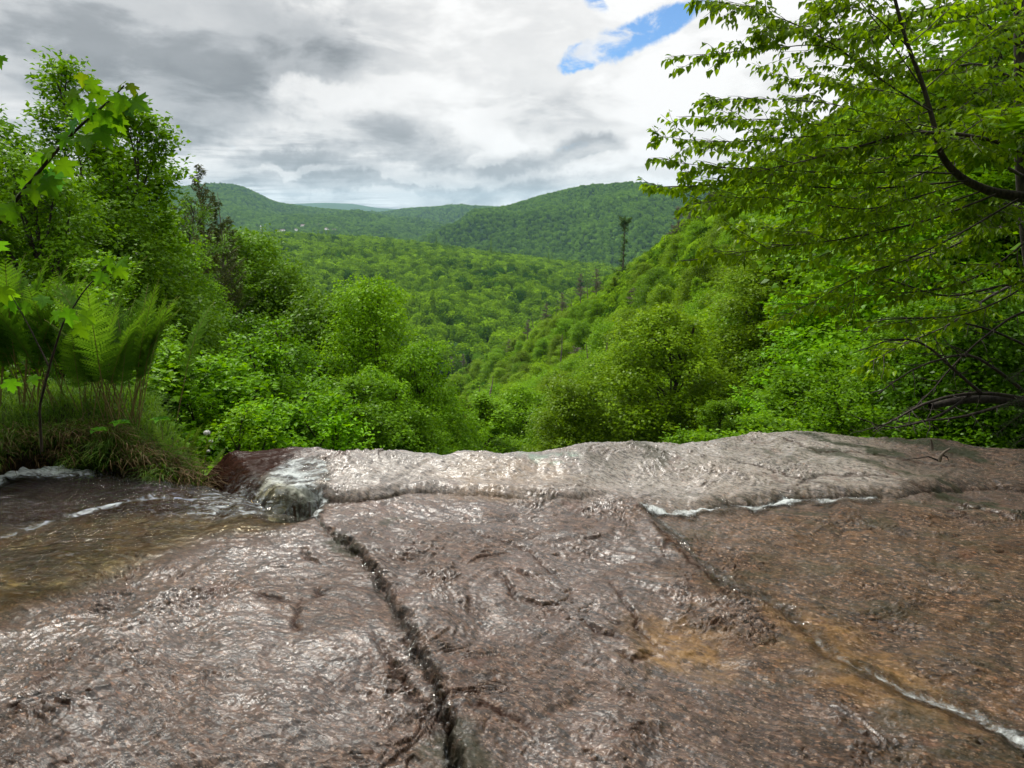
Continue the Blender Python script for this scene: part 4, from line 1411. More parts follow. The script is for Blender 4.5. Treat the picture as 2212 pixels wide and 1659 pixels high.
def make_tree(name, seed, H=9.0, Rr=3.0, cb=0.2, nleaf=14000, ls=0.11, prim=18, rise=(0.15, 1.1), droop=0.0, wide=0.5, shape='rhomb', mat=None, flat=1.0, forks=1):
    rng = np.random.default_rng(seed)
    wood = Acc()
    segs = []
    trunks = []
    for f in range(forks):
        d0 = np.array([rng.normal(0, 0.05), rng.normal(0, 0.05), 1.0]) if forks == 1 else np.array([0.38 * math.cos(f * 2.3 + seed), 0.38 * math.sin(f * 2.3 + seed), 1.0])
        hh = H * (1 if f == 0 else rng.uniform(0.8, 0.95))
        trunks.append(curve((0, 0, 0), d0, hh, 9, rng, 0.06 if forks > 1 else 0.0, 0.05))
    for tk in trunks:
        hh = np.linalg.norm(np.diff(tk, axis=0), axis=1).sum()
        rad = np.linspace(0.016 * H, 0.004 * H, len(tk)) * (1.0 if forks == 1 else 0.5)
        wood.tube(tk, rad, 7)
        for k in range(prim):
            tt = (k + rng.random() * 0.8) / prim
            t = cb + (1 - cb) * tt
            i = min(int(t * 9), 8)
            p0 = tk[i] + (tk[i + 1] - tk[i]) * (t * 9 - i)
            az = k * 2.4 + rng.normal(0, 0.35)
            prof = math.sin(math.pi * min(0.22 + tt * 0.80, 1.0)) ** 0.8
            L = Rr * (0.25 + 0.85 * prof) * rng.uniform(0.75, 1.15)
            el = rise[0] + (rise[1] - rise[0]) * tt + rng.normal(0, 0.12)
            d = (math.cos(az) * math.cos(el), math.sin(az) * math.cos(el), math.sin(el))
            c1 = curve(p0, d, L, 5, rng, 0.03 - droop * 0.1, 0.09)
            wood.tube(c1, np.linspace(0.006 * H, 0.0016 * H, 6) * (1.0 if forks == 1 else 0.6), 4)
            ns = max(4, int(7 * L / Rr + 2))
            for j in range(ns):
                s = 0.25 + 0.75 * (j + rng.random()) / ns
                q = min(int(s * 5), 4)
                pp = c1[q] + (c1[q + 1] - c1[q]) * (s * 5 - q)
                td = c1[q + 1] - c1[q]
                td /= np.linalg.norm(td)
                side = np.cross(td, (0, 0, 1.0)) * (1 if j % 2 else -1)
                dd = td * 0.75 + side * rng.uniform(0.5, 1.0) + np.array([0, 0, rng.normal(0.12, 0.2)])
                l2 = L * (0.50 * (1.15 - s) + 0.12) * rng.uniform(0.8, 1.2)
                c2 = curve(pp, dd, l2, 3, rng, 0.02 - droop * 0.15, 0.12)
                wood.tube(c2, np.linspace(0.0018 * H, 0.0008 * H, 4), 3)
                segs.append((c2[1], c2[3]))
                for m in range(3):
                    d3 = (c2[2] - c2[1]) / np.linalg.norm(c2[2] - c2[1]) * 0.6 + rng.normal(0, 0.6, 3) * (1, 1, 0.5)
                    pq = c2[rng.integers(1, 4)]
                    l3 = l2 * 0.5 * rng.uniform(0.6, 1.2)
                    c3 = curve(pq, d3, l3, 2, rng, -droop * 0.2, 0.1)
                    segs.append((c3[0], c3[2]))
            segs.append((c1[3], c1[5]))
        segs.append((tk[-2], tk[-1] + (tk[-1] - tk[-2]) * 0.5))
    A = np.array([s[0] for s in segs])
    B = np.array([s[1] for s in segs])
    ln = np.linalg.norm(B - A, axis=1) + 0.12
    idx = rng.choice(len(A), nleaf, p=ln / ln.sum())
    u = rng.random(nleaf)[:, None]
    dv = unit(B[idx] - A[idx])
    P = A[idx] + (B[idx] - A[idx]) * u + rng.normal(0, 1, (nleaf, 3)) * (ls * 1.35) * (1, 1, 0.55 * flat)
    d = unit(dv * 0.5 + rng.normal(0, 0.7, (nleaf, 3)) * (1, 1, 0.35) + (0, 0, -0.15 - droop))
    nrm = unit(np.array([0, 0, 1.0]) + rng.normal(0, 0.38, (nleaf, 3)))
    acc = Acc()
    leaves(acc, P, d, nrm, rng.uniform(0.7, 1.25, nleaf) * ls, wide * 0.62, rng, shape)
    acc_top = np.percentile(P[:, 2], 99.7)
    tm = wood.mesh(name + '_trunk', M_BARK)
    cm = acc.mesh(name + '_crown', mat or M_LEAF)
    return tm, cm, float(acc_top)




def make_mound(name, seed, H=9.0, Rr=3.2, nleaf=38000, ls=0.13, lobes=22, low=0.18, squash=0.75):
    """a full crown of soft overlapping boughs that hides its trunk"""
    rng = np.random.default_rng(seed)
    wood, acc = Acc(), Acc()
    tk = curve((0, 0, 0), (0, 0, 1), H * 0.85, 8, rng, 0.02, 0.05)
    wood.tube(tk, np.linspace(0.013 * H, 0.004 * H, 9), 6)
    Cn, Rl = [], []
    for k in range(lobes):
        t = (k + 0.5) / lobes
        z = low + (1 - low) * t
        prof = math.sin(math.pi * min(0.30 + 0.66 * t, 1.0)) ** 0.7
        az = k * 2.4 + rng.normal(0, 0.3)
        r = Rr * prof * rng.uniform(0.35, 0.80)
        c = np.array([r * math.cos(az), r * math.sin(az), z * H * 0.92])
        Cn.append(c)
        Rl.append(Rr * rng.uniform(0.26, 0.44) * (1.15 - 0.45 * t))
        i = max(0, min(7, int((z - 0.15) * 8)))
        b = curve(tk[i], c - tk[i] + (0, 0, 0.1), np.linalg.norm(c - tk[i]), 4, rng, 0.02, 0.06)
        wood.tube(b, np.linspace(0.005 * H, 0.0015 * H, 5), 4)
        for m in range(5):
            wood.tube(curve(b[3], unit(rng.normal(0, 1, 3) + (0, 0, .4)), Rl[-1] * 0.9, 3, rng, 0.02, 0.1), [0.012, 0.009, 0.006, 0.003], 3)
    Cn, Rl = np.array(Cn), np.array(Rl)
    w = Rl ** 2
    idx = rng.choice(lobes, nleaf, p=w / w.sum())
    dv = unit(rng.normal(0, 1, (nleaf, 3)) + (0, 0, 0.35))
    # each bough is a spray of shelves, uneven at its rim
    rr = Rl[idx] * (0.45 + 0.60 * rng.random(nleaf) ** 0.45) * (1 + 0.22 * np.sin(dv[:, 0] * 7 + idx) + 0.20 * np.sin(dv[:, 1] * 9 + 2 * idx) + 0.15 * np.sin(dv[:, 2] * 13 + idx))
    P = Cn[idx] + dv * rr[:, None] * (1.15, 1.15, squash)
    P[:, 2] += 0.06 * Rr * np.sin(P[:, 0] * 5 + idx)
    out_ = unit(P - Cn[idx])
    d = unit(out_ * (1, 1, 0.3) * 0.7 + rng.normal(0, 0.6, (nleaf, 3)) * (1, 1, 0.6) + (0, 0, -0.25))
    nrm = unit(out_ * 0.55 + np.array([0, 0, 0.85]) + rng.normal(0, 0.42, (nleaf, 3)))
    leaves(acc, P, d, nrm, rng.uniform(0.65, 1.25, nleaf) * ls, 0.33, rng)
    zt = float(np.percentile(P[:, 2], 99.8))
    return wood.mesh(name + '_trunk', M_BARK), acc.mesh(name + '_crown', M_LEAF), zt


VAR = {}
VAR['round'] = [make_mound('domed_tree%d' % k, 300 + k, 9, 3.1, 38000, 0.14, 24) for k in range(4)]
VAR['fine'] = [make_mound('fine_tree%d' % k, 310 + k, 9, 2.7, 42000, 0.12, 34, 0.12, 0.6) for k in range(3)]
VAR['layered'] = [make_tree('layered_tree%d' % k, 320 + k, 10, 3.4, 0.10, 34000, 0.155, 20, (0.05, 1.2), droop=0.05, flat=0.45) for k in range(3)]
VAR['slim'] = [make_tree('slim_tree%d' % k, 340 + k, 10, 2.2, 0.15, 17000, 0.15, 22, (0.35, 1.25)) for k in range(2)]
VAR['fork'] = [make_tree('forked_tree%d' % k, 360 + k, 8, 2.0, 0.22, 30000, 0.14, 12, (0.2, 1.2), forks=3) for k in range(2)]
VAR['shrub'] = [make_tree('shrub%d' % k, 380 + k, 3.2, 0.75, 0.15, 9500, 0.075, 8, (0.5, 1.3), forks=5, shape='ovate') for k in range(2)]
VAR['slender'] = [make_tree('slender_tree%d' % k, 390 + k, 10, 2.6, 0.3, 13000, 0.12, 14, (0.2, 1.0), droop=0.0, flat=0.6, forks=2) for k in range(2)]

TONE = {'yellow': (1.22, 1.15, 0.6), 'lime': (1.08, 1.18, 0.8), 'mid': (0.82, 0.95, 0.9), 'deep': (0.62, 0.80, 0.9), 'blue': (0.55, 0.78, 2.5), 'olive': (1.05, 0.96, 0.8), 'leafgreen': (0.98, 1.08, .9), 'pale': (1.2, 1.26, .8), 'orange': (1.5, 1.0, 0.5), 'bright': (1.12, 1.38, 0.9)}


def plant_tree(kind, var, top, height, label, tone, group=None, rz=0.0, name='tree', cat='tree', wide=1.0, hbase={'fine': 9, 'round': 9, 'layered': 10, 'slim': 10, 'fork': 8, 'shrub': 3.2, 'slender': 10}):
    tm, cm, zt = VAR[kind][var % len(VAR[kind])]
    k = height / zt
    base = np.array(top, float) - (0, 0, height)
    e = empty(name, base, label, cat, group)
    e.scale = (k * wide, k * wide, k)
    e.rotation_euler.z = rz
    link('trunk', tm, e)
    c = link('crown', cm, e)
    c.color = tuple(TONE[tone]) + (1.0,)
    return e


# left side, one by one: kind, variant, pixel of the top, distance, height, label, tone
LG = 'trees on the left side of the gorge'
LEFT = [
    ('fork', 0, 95, 118, 17, 9.5, 'tallest tree on the left, its top against the grey cloud', 'mid', 0.85),
    ('slender', 0, 175, 285, 19, 8.0, 'thin tree with loose dangling sprays right of the tallest left tree', 'mid', 0.72),
    ('round', 1, -60, 250, 18, 9.0, 'tree cut by the picture edge left of the tallest tree', 'deep', 1.0),
    ('slender', 1, 278, 425, 24, 6.5, 'dark open tree between the thin tree and the bare conifer', 'deep', 1.0),
    ('fine', 2, 30, 330, 13, 6.5, 'green tree directly below the tallest left tree', 'mid', 1.0),
    ('round', 2, 200, 440, 15, 6.0, 'rounded tree below the thin dangling tree', 'mid', 1.1),
    ('fine', 1, 345, 500, 22, 6.0, 'tree in front of the foot of the bare brown conifer', 'mid', 1.1),
    ('fine', 0, 470, 560, 30, 8.0, 'narrow tree right of the foot of the brown conifer', 'mid', 1.0),
    ('round', 0, 520, 500, 33, 10.0, 'bushy tree with the highest top right of the brown conifer', 'mid', 1.1),
    ('round', 3, 590, 572, 31, 9.0, 'tree stepping down right of the bushy skyline tree', 'mid', 1.0),
    ('round', 1, 690, 638, 27, 8.5, 'low broad tree left of the lone tipped tree', 'mid', 1.2),
    ('fine', 1, 745, 650, 26, 8.0, 'narrow tree squeezed beside the lone tipped tree', 'mid', 1.0),
    ('fine', 2, 800, 604, 23, 7.0, 'tree with the highest tip standing out against the valley forest', 'lime', 1.05),
    ('fine', 0, 905, 742, 21, 6.0, 'tree with level sprays reaching over the bottom of the gorge', 'mid', 1.0),
    ('round', 2, 945, 850, 26, 7.0, 'dark glossy tree at the right end of the left bank trees', 'mid', 0.95),
    ('fine', 1, 800, 800, 17, 5.5, 'tree right behind the top edge of the pale rock', 'mid', 1.1),
    ('round', 0, 890, 890, 17, 4.5, 'small rounded tree behind the pale rock, lowest of its row', 'mid', 1.0),
    ('fork', 1, 690, 830, 15, 4.6, 'tree above the left end of the pale rock', 'mid', 1.1),
    ('fine', 0, 480, 680, 19, 6.5, 'tree behind the light green streamside shrubs', 'deep', 1.2),
    ('round', 1, 600, 740, 18, 6.0, 'shaded tree between the shrubs and the lone tipped tree', 'deep', 1.1),
    ('round', 2, 330, 600, 16, 5.5, 'tree rising behind the tall ferns', 'mid', 1.1),
    ('fork', 0, 150, 560, 11, 4.0, 'tree close behind the left fern clump', 'mid', 1.0),
    ('round', 3, -60, 540, 11, 5.0, 'shady tree at the left picture edge behind the ferns', 'deep', 1.0),
    ('shrub', 0, 400, 745, 8.6, 3.0, 'light green shrub beside the right fern clump', 'bright', 1.2),
    ('shrub', 1, 470, 720, 9.4, 3.4, 'light green shrub with the tallest tips beside the stream', 'bright', 1.1),
    ('shrub', 0, 560, 765, 9.0, 3.2, 'light green shrub left of the dark rock end', 'bright', 1.2),
    ('shrub', 1, 625, 850, 8.6, 2.6, 'light green shrub leaning over the end of the rock', 'bright', 1.1),
    ('shrub', 1, 430, 870, 7.4, 2.2, 'low shrub behind the white flower head', 'lime', 1.1),
    ('shrub', 0, 500, 900, 7.6, 2.2, 'low shrub in the gap between grass bank and rock', 'bright', 1.1),
    ('shrub', 0, 700, 930, 9.0, 2.4, 'small shrub peeping over the rock beside the notch', 'bright', 1.0),
    ('shrub', 1, 230, 700, 7.5, 2.4, 'shrub filling in behind the tall ferns', 'mid', 1.3),
    ('shrub', 0, 30, 640, 7.0, 2.8, 'shrub behind the left fern clump at the picture edge', 'mid', 1.3),
]
for i, (k, v, px, py, Y, h, lb, tn, wd) in enumerate(LEFT):
    plant_tree(k, v, at(px, py, Y), h, lb, tn, LG if k != 'shrub' else 'shrubs by the stream', i * 1.7, 'leafy_shrub' if k == 'shrub' else 'broadleaf_tree', 'shrub' if k == 'shrub' else 'tree', wd)

RG = 'trees just beyond the rock on the right'
RIGHT = [
    ('round', 0, 1030, 905, 30, 6.0, 'tree with orange tinged young leaves behind the middle of the rock', 'orange', 0.9),
    ('round', 1, 1110, 960, 26, 6.0, 'low green tree peeping over the middle of the rock', 'leafgreen', 1.0),
    ('fine', 0, 1200, 880, 32, 7.0, 'fresh green tree left of the big dead trunk', 'pale', 1.0),
    ('fine', 2, 1380, 850, 30, 7.0, 'tree behind the rock just right of the dead trunk', 'pale', 1.1),
    ('round', 3, 1480, 790, 27, 7.0, 'domed tree rising behind the rock right of the dead trunk', 'pale', 1.0),
    ('fine', 1, 1600, 640, 32, 11.0, 'large pale green tree with fine leaves in the middle of the right slope', 'yellow', 1.2),
    ('layered', 2, 1560, 870, 17, 6.0, 'tree whose sprays touch the rock below the pale green tree', 'lime', 1.0),
    ('layered', 0, 1700, 800, 14, 5.5, 'tree with level bright sprays over the right part of the rock', 'lime', 1.1),
    ('fine', 0, 1750, 640, 22, 8.5, 'leafy tree behind the long reaching branches', 'lime', 1.1),
    ('fork', 1, 1820, 760, 12.5, 4.5, 'slim forked tree over the mossy part of the rock', 'mid', 1.1),
    ('layered', 1, 1900, 560, 16, 7.0, 'bright tree seen through the dark branches', 'bright', 1.1),
    ('round', 2, 2050, 480, 14, 7.0, 'yellow green tree behind the dark right branches', 'bright', 1.2),
    ('layered', 2, 2180, 380, 13, 8.0, 'tall tree at the right picture edge', 'mid', 1.2),
    ('layered', 0, 1980, 740, 11, 4.2, 'low tree behind the bare tangled limbs', 'bright', 1.0),
    ('fork', 0, 2110, 700, 11, 4.4, 'shaded tree behind the bare tangled limbs at the right', 'mid', 1.1),
    ('round', 0, 2240, 620, 10, 5.0, 'dark leafy tree behind the hemlock', 'deep', 1.1),
    ('layered', 1, 2260, 60, 17, 13.0, 'high tree filling the upper right corner', 'mid', 1.0),
    ('round', 1, 2420, -150, 15, 14.0, 'tallest tree beyond the upper right corner', 'mid', 1.1),
    ('layered', 2, 2000, 340, 22, 12.0, 'tree whose top ends behind the reaching branches', 'lime', 0.9),
    ('round', 2, 1780, 420, 38, 12.0, 'tree on the upper slope below the reaching branches', 'lime', 1.2),
    ('fine', 2, 1640, 500, 48, 13.0, 'broad tree high on the right slope', 'yellow', 1.2),
    ('shrub', 0, 1640, 880, 9.5, 2.6, 'bush of drooping leaves over the crest of the rock', 'lime', 1.2),
    ('shrub', 1, 1780, 850, 9.0, 2.8, 'bush hanging over the moss streaks', 'mid', 1.3),
    ('shrub', 0, 1920, 860, 8.4, 2.4, 'bush beside the end of the moss streaks', 'mid', 1.2),
    ('shrub', 1, 1500, 915, 10.5, 2.4, 'low bush behind the step in the rock crest', 'mid', 1.2),
    ('round', 1, 2140, 600, 8.6, 3.6, 'shaded tree filling the right edge above the fallen log', 'deep', 1.1),
    ('fine', 2, 2010, 640, 9.6, 3.8, 'dense tree left of the shaded one behind the bare limbs', 'mid', 1.1),
    ('round', 3, 2200, 820, 7.8, 2.6, 'dark bush under the fallen log at the right edge', 'deep', 1.2),
    ('shrub', 0, 2050, 880, 8.2, 2.2, 'bush below the fallen log', 'mid', 1.2),
]
for i, (k, v, px, py, Y, h, lb, tn, wd) in enumerate(RIGHT):
    if px < 1760 and Y > 11:
        Y *= 1.5
        h *= 1.05
    plant_tree(k, v, at(px, py, Y), h, lb, tn, RG if k != 'shrub' else 'bushes behind the rock', i * 2.1 + 1, 'leafy_shrub' if k == 'shrub' else 'broadleaf_tree', 'shrub' if k == 'shrub' else 'tree', wd)

# trees of the right hillside: one object each, with labels by colour and by where on the hillside they stand
rng = np.random.default_rng(77)
cand = []
for _ in range(60000):
    Y = 34 * (410 / 34.0) ** rng.random()
    x = rng.uniform(-0.10, 0.62) * Y
    cand.append((x, Y))
cand = np.array(cand)
ZC = rs_f(cand[:, 0], cand[:, 1])
got = []
for (x, Y), z in zip(cand, ZC):
    # inside the hillside's outline seen from the ledge
    dv = np.array([x, Y, z + 5 - CAMZ])
    zc_ = dv[1] * CP - dv[2] * SP
    px = 1106 + FPX * dv[0] / zc_
    py = 829.5 - FPX * (dv[2] * CP + dv[1] * SP) / zc_
    if px < 955 or px > 2000 or py < 330 or py > 1000:
        continue
    if px < 1500 and Y < 60 and py < 780:
        continue
    sp_ = 3.6 + 0.018 * Y
    if any((x - g[0]) ** 2 + (Y - g[1]) ** 2 < sp_ ** 2 for g in got):
        continue
    got.append((x, Y, z, px, py))
    if len(got) >= 296:
        break
got.sort(key=lambda g: g[1])
plan = []
tone_names = [('yellow', 'yellowish'), ('lime', 'fresh-green'), ('leafgreen', 'mid-green'), ('pale', 'light-green'), ('olive', 'olive'), ('yellow', 'lime')]
bands = ['on the slope crest', 'high on the slope', 'halfway down the slope', 'low on the slope', 'at the slope foot']
for i, (x, Y, z, px, py) in enumerate(got):
    crest = np.interp(px, [955, 1060, 1171, 1288, 1332, 1387, 1441, 1510, 1700, 2000], [815, 755, 690, 632, 580, 548, 510, 460, 400, 330])
    below = (py - crest) / max(960 - crest, 1)
    b = 0 if below < 0.12 else 1 if below < 0.32 else 2 if below < 0.6 else 3 if below < 0.85 else 4
    tn, tw_ = tone_names[rng.integers(0, 6)]
    kind = ['round', 'fine', 'round', 'slim', 'fine', 'round'][rng.integers(0, 6)]
    kw = {'fine': 'tufted', 'round': 'domed', 'layered': 'spreading', 'slim': 'narrow', 'fork': 'many-stemmed'}[kind]
    h = rng.uniform(6.5, 10.0) * (1 + Y / 900)
    top_ = np.array([x, Y, z + h * 0.93])
    zc_ = Y * CP - (top_[2] - CAMZ) * SP
    pyt = 829.5 - FPX * ((top_[2] - CAMZ) * CP + Y * SP) / zc_
    pxt = 1106 + FPX * x / zc_
    wd_ = 2.9 * h / 9 * FPX / Y
    lim = max(np.interp(pxt - q * wd_, [955, 1060, 1171, 1288, 1332, 1387, 1441, 1510, 1700, 2000], [815, 755, 690, 632, 580, 548, 510, 460, 400, 330]) for q in (0, 0.6))
    if pyt < lim:
        dz_ = (lim - pyt) * Y / FPX
        if dz_ > 7:
            continue
        z -= dz_
    dist = 'near' if Y < 70 else 'mid distance' if Y < 150 else 'far'
    plan.append(dict(kind=kind, var=int(rng.integers(0, 12)), top=(x, Y, z + h * 0.93), h=h, tn=tn, px=px, rz=rng.random() * 6.28, w=rng.uniform(1.05, 1.45),
                     key=(('small ' if h < 8.2 * (1 + Y / 900) else 'large ') + tw_, kw, bands[b], {'near': 'near the rock', 'mid distance': 'at middle distance', 'far': 'far down gorge'}[dist])))
NUM = ['zero', 'one', 'two', 'three', 'four', 'five', 'six', 'seven', 'eight', 'nine', 'ten', 'eleven', 'twelve', 'thirteen', 'fourteen', 'fifteen', 'sixteen', 'seventeen', 'eighteen', 'nineteen', 'twenty']
ORD = ['', 'second from left', 'third from left', 'fourth from left', 'fifth from left', 'sixth from left', 'seventh from left', 'eighth from left', 'ninth from left', 'tenth from left', 'eleventh from left', 'twelfth from left'] + [q + ' from left' for q in ('thirteenth', 'fourteenth', 'fifteenth', 'sixteenth', 'seventeenth', 'eighteenth', 'nineteenth')]
bykey = {}
for q in plan:
    bykey.setdefault(q['key'], []).append(q)
for key, qs in bykey.items():
    qs.sort(key=lambda q: q['px'])
    c, kw, bd_, ds = key
    for i, q in enumerate(qs):
        if len(qs) == 1:
            lab = '%s %s tree %s %s' % (c, kw, bd_, ds)
        else:
            w_ = 'leftmost' if i == 0 else 'rightmost' if i == len(qs) - 1 else ORD[i]
            lab = '%s of %s %s %s trees %s %s' % (w_, NUM[len(qs)], c, kw, bd_, ds)
        plant_tree(q['kind'], q['var'], q['top'], q['h'], lab, q['tn'], '%s %s trees %s, %s' % (c, kw, bd_, ds), q['rz'], 'hillside_tree', 'tree', q['w'])
print('hillside trees', len(got))


# ---- conifers, snags and bare trees
def make_larch(seed, H=9.0, nb=60, spread=2.2):
    rng = np.random.default_rng(seed)
    w, c = Acc(), Acc()
    w.tube(curve((0, 0, 0), (0, 0, 1), H, 8, rng, 0.02, 0.03), np.linspace(0.09, 0.01, 9), 6)
    P, Dn, L = [], [], []
    for k in range(nb):
        t = 0.12 + 0.88 * k / nb
        az = rng.random() * 6.28
        l = spread * (1 - t) ** 0.7 * rng.uniform(0.5, 1.1) + 0.15
        b = curve((0, 0, t * H), (math.cos(az), math.sin(az), 0.55), l, 5, rng, 0.10, 0.06)
        w.tube(b, np.linspace(0.022, 0.005, 6), 3)
        for q in range(int(85 * l + 8)):
            s = rng.random() * 4.99
            i = int(s)
            pp = b[i] + (b[i + 1] - b[i]) * (s - i)
            d = unit(rng.normal(0, 1, 3) * (1, 1, .6) + (0, 0, -0.5))
            P.append(pp)
            Dn.append(d)
            L.append(rng.uniform(0.10, 0.26))
    P, Dn, L = np.array(P), np.array(Dn), np.array(L)
    leaves(c, P, Dn, unit(rng.normal(0, 1, P.shape)), L, 0.10, rng)
    return w.mesh('conifer_trunk', M_TWIG), c.mesh('conifer_crown', M_TWIG if False else M_NEEDLE)


def make_pine(seed, H=20.0):
    rng = np.random.default_rng(seed)
    w, c = Acc(), Acc()
    w.tube(curve((0, 0, 0), (0, 0, 1), H, 8, rng, 0.02, 0.015), np.linspace(0.30, 0.08, 9), 7)
    P, Dn, L = [], [], []
    whorl = [(0.99, 2.4, 6, .55), (0.97, 2.7, 8, .45), (0.94, 2.6, 8, .6), (0.91, 2.2, 7, .8), (0.88, 1.5, 6, .9), (0.85, 2.3, 2, .25)]
    whorl += [(t, (0.75 + 1.5 * ((0.80 - t) / 0.6)) * rng.uniform(0.6, 1.25), 3, rng.uniform(-.15, .15)) for t in np.linspace(0.80, 0.16, 17)] + [(0.27, 4.4, 1, 0.0)]
    for z, l, n, up in whorl:
        for k in range(n):
            az = rng.random() * 6.28 if l < 4 else 3.1
            b = curve((0, 0, (z + rng.normal(0, .008)) * H), (math.cos(az), math.sin(az), up), l * rng.uniform(0.6, 1.1), 4, rng, 0.05, 0.06)
            w.tube(b, np.linspace(0.06, 0.02, 5), 4)
            for q in range(int(42 * l)):
                s = 0.6 + rng.random() * 3.39
                i = int(s)
                P.append(b[i] + (b[i + 1] - b[i]) * (s - i) + rng.normal(0, 0.17, 3))
                Dn.append(unit(rng.normal(0, 1, 3) * (1, 1, .6) + (0, 0, 0.3)))
                L.append(rng.uniform(0.25, 0.5))
    leaves(c, np.array(P), np.array(Dn), unit(rng.normal(0, 1, (len(P), 3)) + (0, 0, 1)), np.array(L), 0.14, rng)
    return w.mesh('pine_trunk', M_BARK_FAR), c.mesh('pine_crown', M_NEEDLE)


def make_snag(seed, H=9.0, nb=16, spread=1.4, twigs=0, low=0.25):
    rng = np.random.default_rng(seed)
    w, c = Acc(), Acc()
    w.tube(curve((0, 0, 0), (0, 0, 1), H, 8, rng, 0.02, 0.025), np.linspace(0.17, 0.03, 9), 7)
    for k in range(nb):
        t = low + (1 - low) * rng.random()
        az = rng.random() * 6.28
        l = spread * rng.uniform(0.3, 1.1) * (1.15 - t)
        b = curve((0, 0, t * H), (math.cos(az), math.sin(az), rng.uniform(-.1, .35)), l, 4, rng, 0.03, 0.10)
        (c if twigs else w).tube(b, np.linspace(0.035, 0.008, 5), 4)
        for q in range(int(twigs * l)):
            s = rng.random() * 3.99
            i = int(s)
            pp = b[i] + (b[i + 1] - b[i]) * (s - i)
            tb = curve(pp, unit(rng.normal(0, 1, 3) * (1, 1, .5) + (b[4] - b[0]) / (l + .1)), rng.uniform(.25, .6), 2, rng, 0, .15)
            c.tube(tb, [0.035, 0.028, 0.018], 3)
    return w.mesh('snag_trunk', M_SNAG), (c.mesh('snag_twigs', M_TWIG) if twigs else None)


LARCH = make_larch(501)
lt = at(424, 356, 27)
e = empty('feathery_conifer', lt - (0, 0, 7.0), 'sparse brown conifer with curling top left of the far valley', 'tree', None)
e.scale = (0.8, 0.8, 0.78)
link('trunk', LARCH[0], e)
cr = link('crown', LARCH[1], e)
cr.color = (2.2, 1.3, 1.2, 1)
L2 = make_larch(502, 6.5, 50, 1.6)
for px, py, Y, lb in [(462, 415, 28, 'lower leaning conifer right of the curling conifer'), (398, 430, 29, 'small brown conifer left of the curling conifer'), (490, 468, 29, 'shortest brown conifer beside the curling one'), (372, 440, 30, 'greenish conifer behind the dark open tree')]:
    e = empty('feathery_conifer', at(px, py, Y) - (0, 0, 4.8), lb, 'tree', None)
    e.scale = (.74, .74, .74)
    e.rotation_euler.z = px
    link('trunk', L2[0], e)
    cr = link('crown', L2[1], e)
    cr.color = (1.9, 1.35, 1.2, 1)

PINE = make_pine(511)
e = empty('white_pine', at(1350, 470, 205) - (0, 0, 21), 'tall pine with a round head standing above the slope crest', 'pine tree')
e.scale = (0.95, 0.95, 1.0)
link('trunk', PINE[0], e)
pc = link('crown', PINE[1], e)
pc.color = (1.9, 1.9, 1.7, 1)
SN = [make_snag(520 + k, 9 + k, 14, 1.3, 0) for k in range(3)]
SNT = [make_snag(530 + k, 9, 44, 2.9, 26, 0.2) for k in range(3)]
SNAGS = [(1322, 618, 205, 0, 9, 'bare pole trunk just left of the tall pine'), (1437, 505, 175, 1, 8, 'bare pole right of the tall pine'), (1273, 600, 235, 2, 12, 'paired dead trunk below the grey trees on the crest'),
         (1238, 640, 250, 0, 11, 'dead trunk beside the paired dead trunk'), (1200, 660, 265, 1, 10, 'dead trunk left of the grey crest trees'), (1138, 705, 290, 1, 11, 'thin dead pole on the lower crest'),
         (1154, 680, 280, 2, 9, 'thin dead pole with the higher top on the lower crest'), (1128, 790, 170, 0, 6, 'short dead pole above the domed tree'), (1040, 830, 120, 1, 7, 'dead pole low above the left foot of the slope'),
         (1058, 815, 125, 2, 4, 'short leaning dead stub low on the slope'), (1212, 720, 130, 1, 8, 'thin dead trunk midway to the big one'), (1275, 745, 95, 0, 6, 'grey dead stem left of the big dead trunk')]
for px, py, Y, v, h, lb in SNAGS:
    tr_, _ = SN[v]
    e = empty('dead_tree', at(px, py, Y) - (0, 0, h * 1.0), lb, 'dead tree', 'dead trunks on the right slope')
    e.scale = (1.3, 1.3, h / (9.0 + v))
    e.rotation_euler.z = px
    link('trunk', tr_, e)
BARE = [(1255, 590, 250, 0, 11, 'grey brown leafless tree on the crest'), (1290, 575, 238, 1, 12, 'largest grey leafless tree below the pine'), (1180, 655, 280, 2, 10, 'leafless tree left along the crest'), (1215, 628, 265, 1, 10, 'leafless tree in the middle of the crest row'),
        (1465, 445, 165, 0, 10, 'brown leafless tree beside the reaching branch tips'), (1490, 440, 160, 2, 9, 'brown leafless tree right of its twin at the branch tips'), (1140, 690, 300, 0, 9, 'leafless tree low on the crest'), (1540, 395, 150, 1, 10, 'dark leafless tree under the branches'),
        (1100, 730, 320, 1, 9, 'lowest leafless tree of the crest row'), (1245, 745, 125, 1, 6, 'grey twiggy tree midway down the slope'), (1370, 620, 150, 2, 5, 'small grey twiggy tree in the bright leaves'), (1160, 860, 90, 2, 5, 'small leafless tree above the pale rock'), (975, 770, 400, 0, 9, 'leafless tree at the river'), (1000, 765, 390, 2, 9, 'leafless tree right of the one at the river')]
for px, py, Y, v, h, lb in BARE:
    tr_, tw_ = SNT[v]
    e = empty('bare_tree', at(px, py, Y) - (0, 0, h * 1.0), lb, 'bare tree', 'leafless trees on the right slope')
    e.scale = (1.15, 1.15, h / 9.0)
    e.rotation_euler.z = px
    link('trunk', tr_, e)
    link('crown', tw_, e)
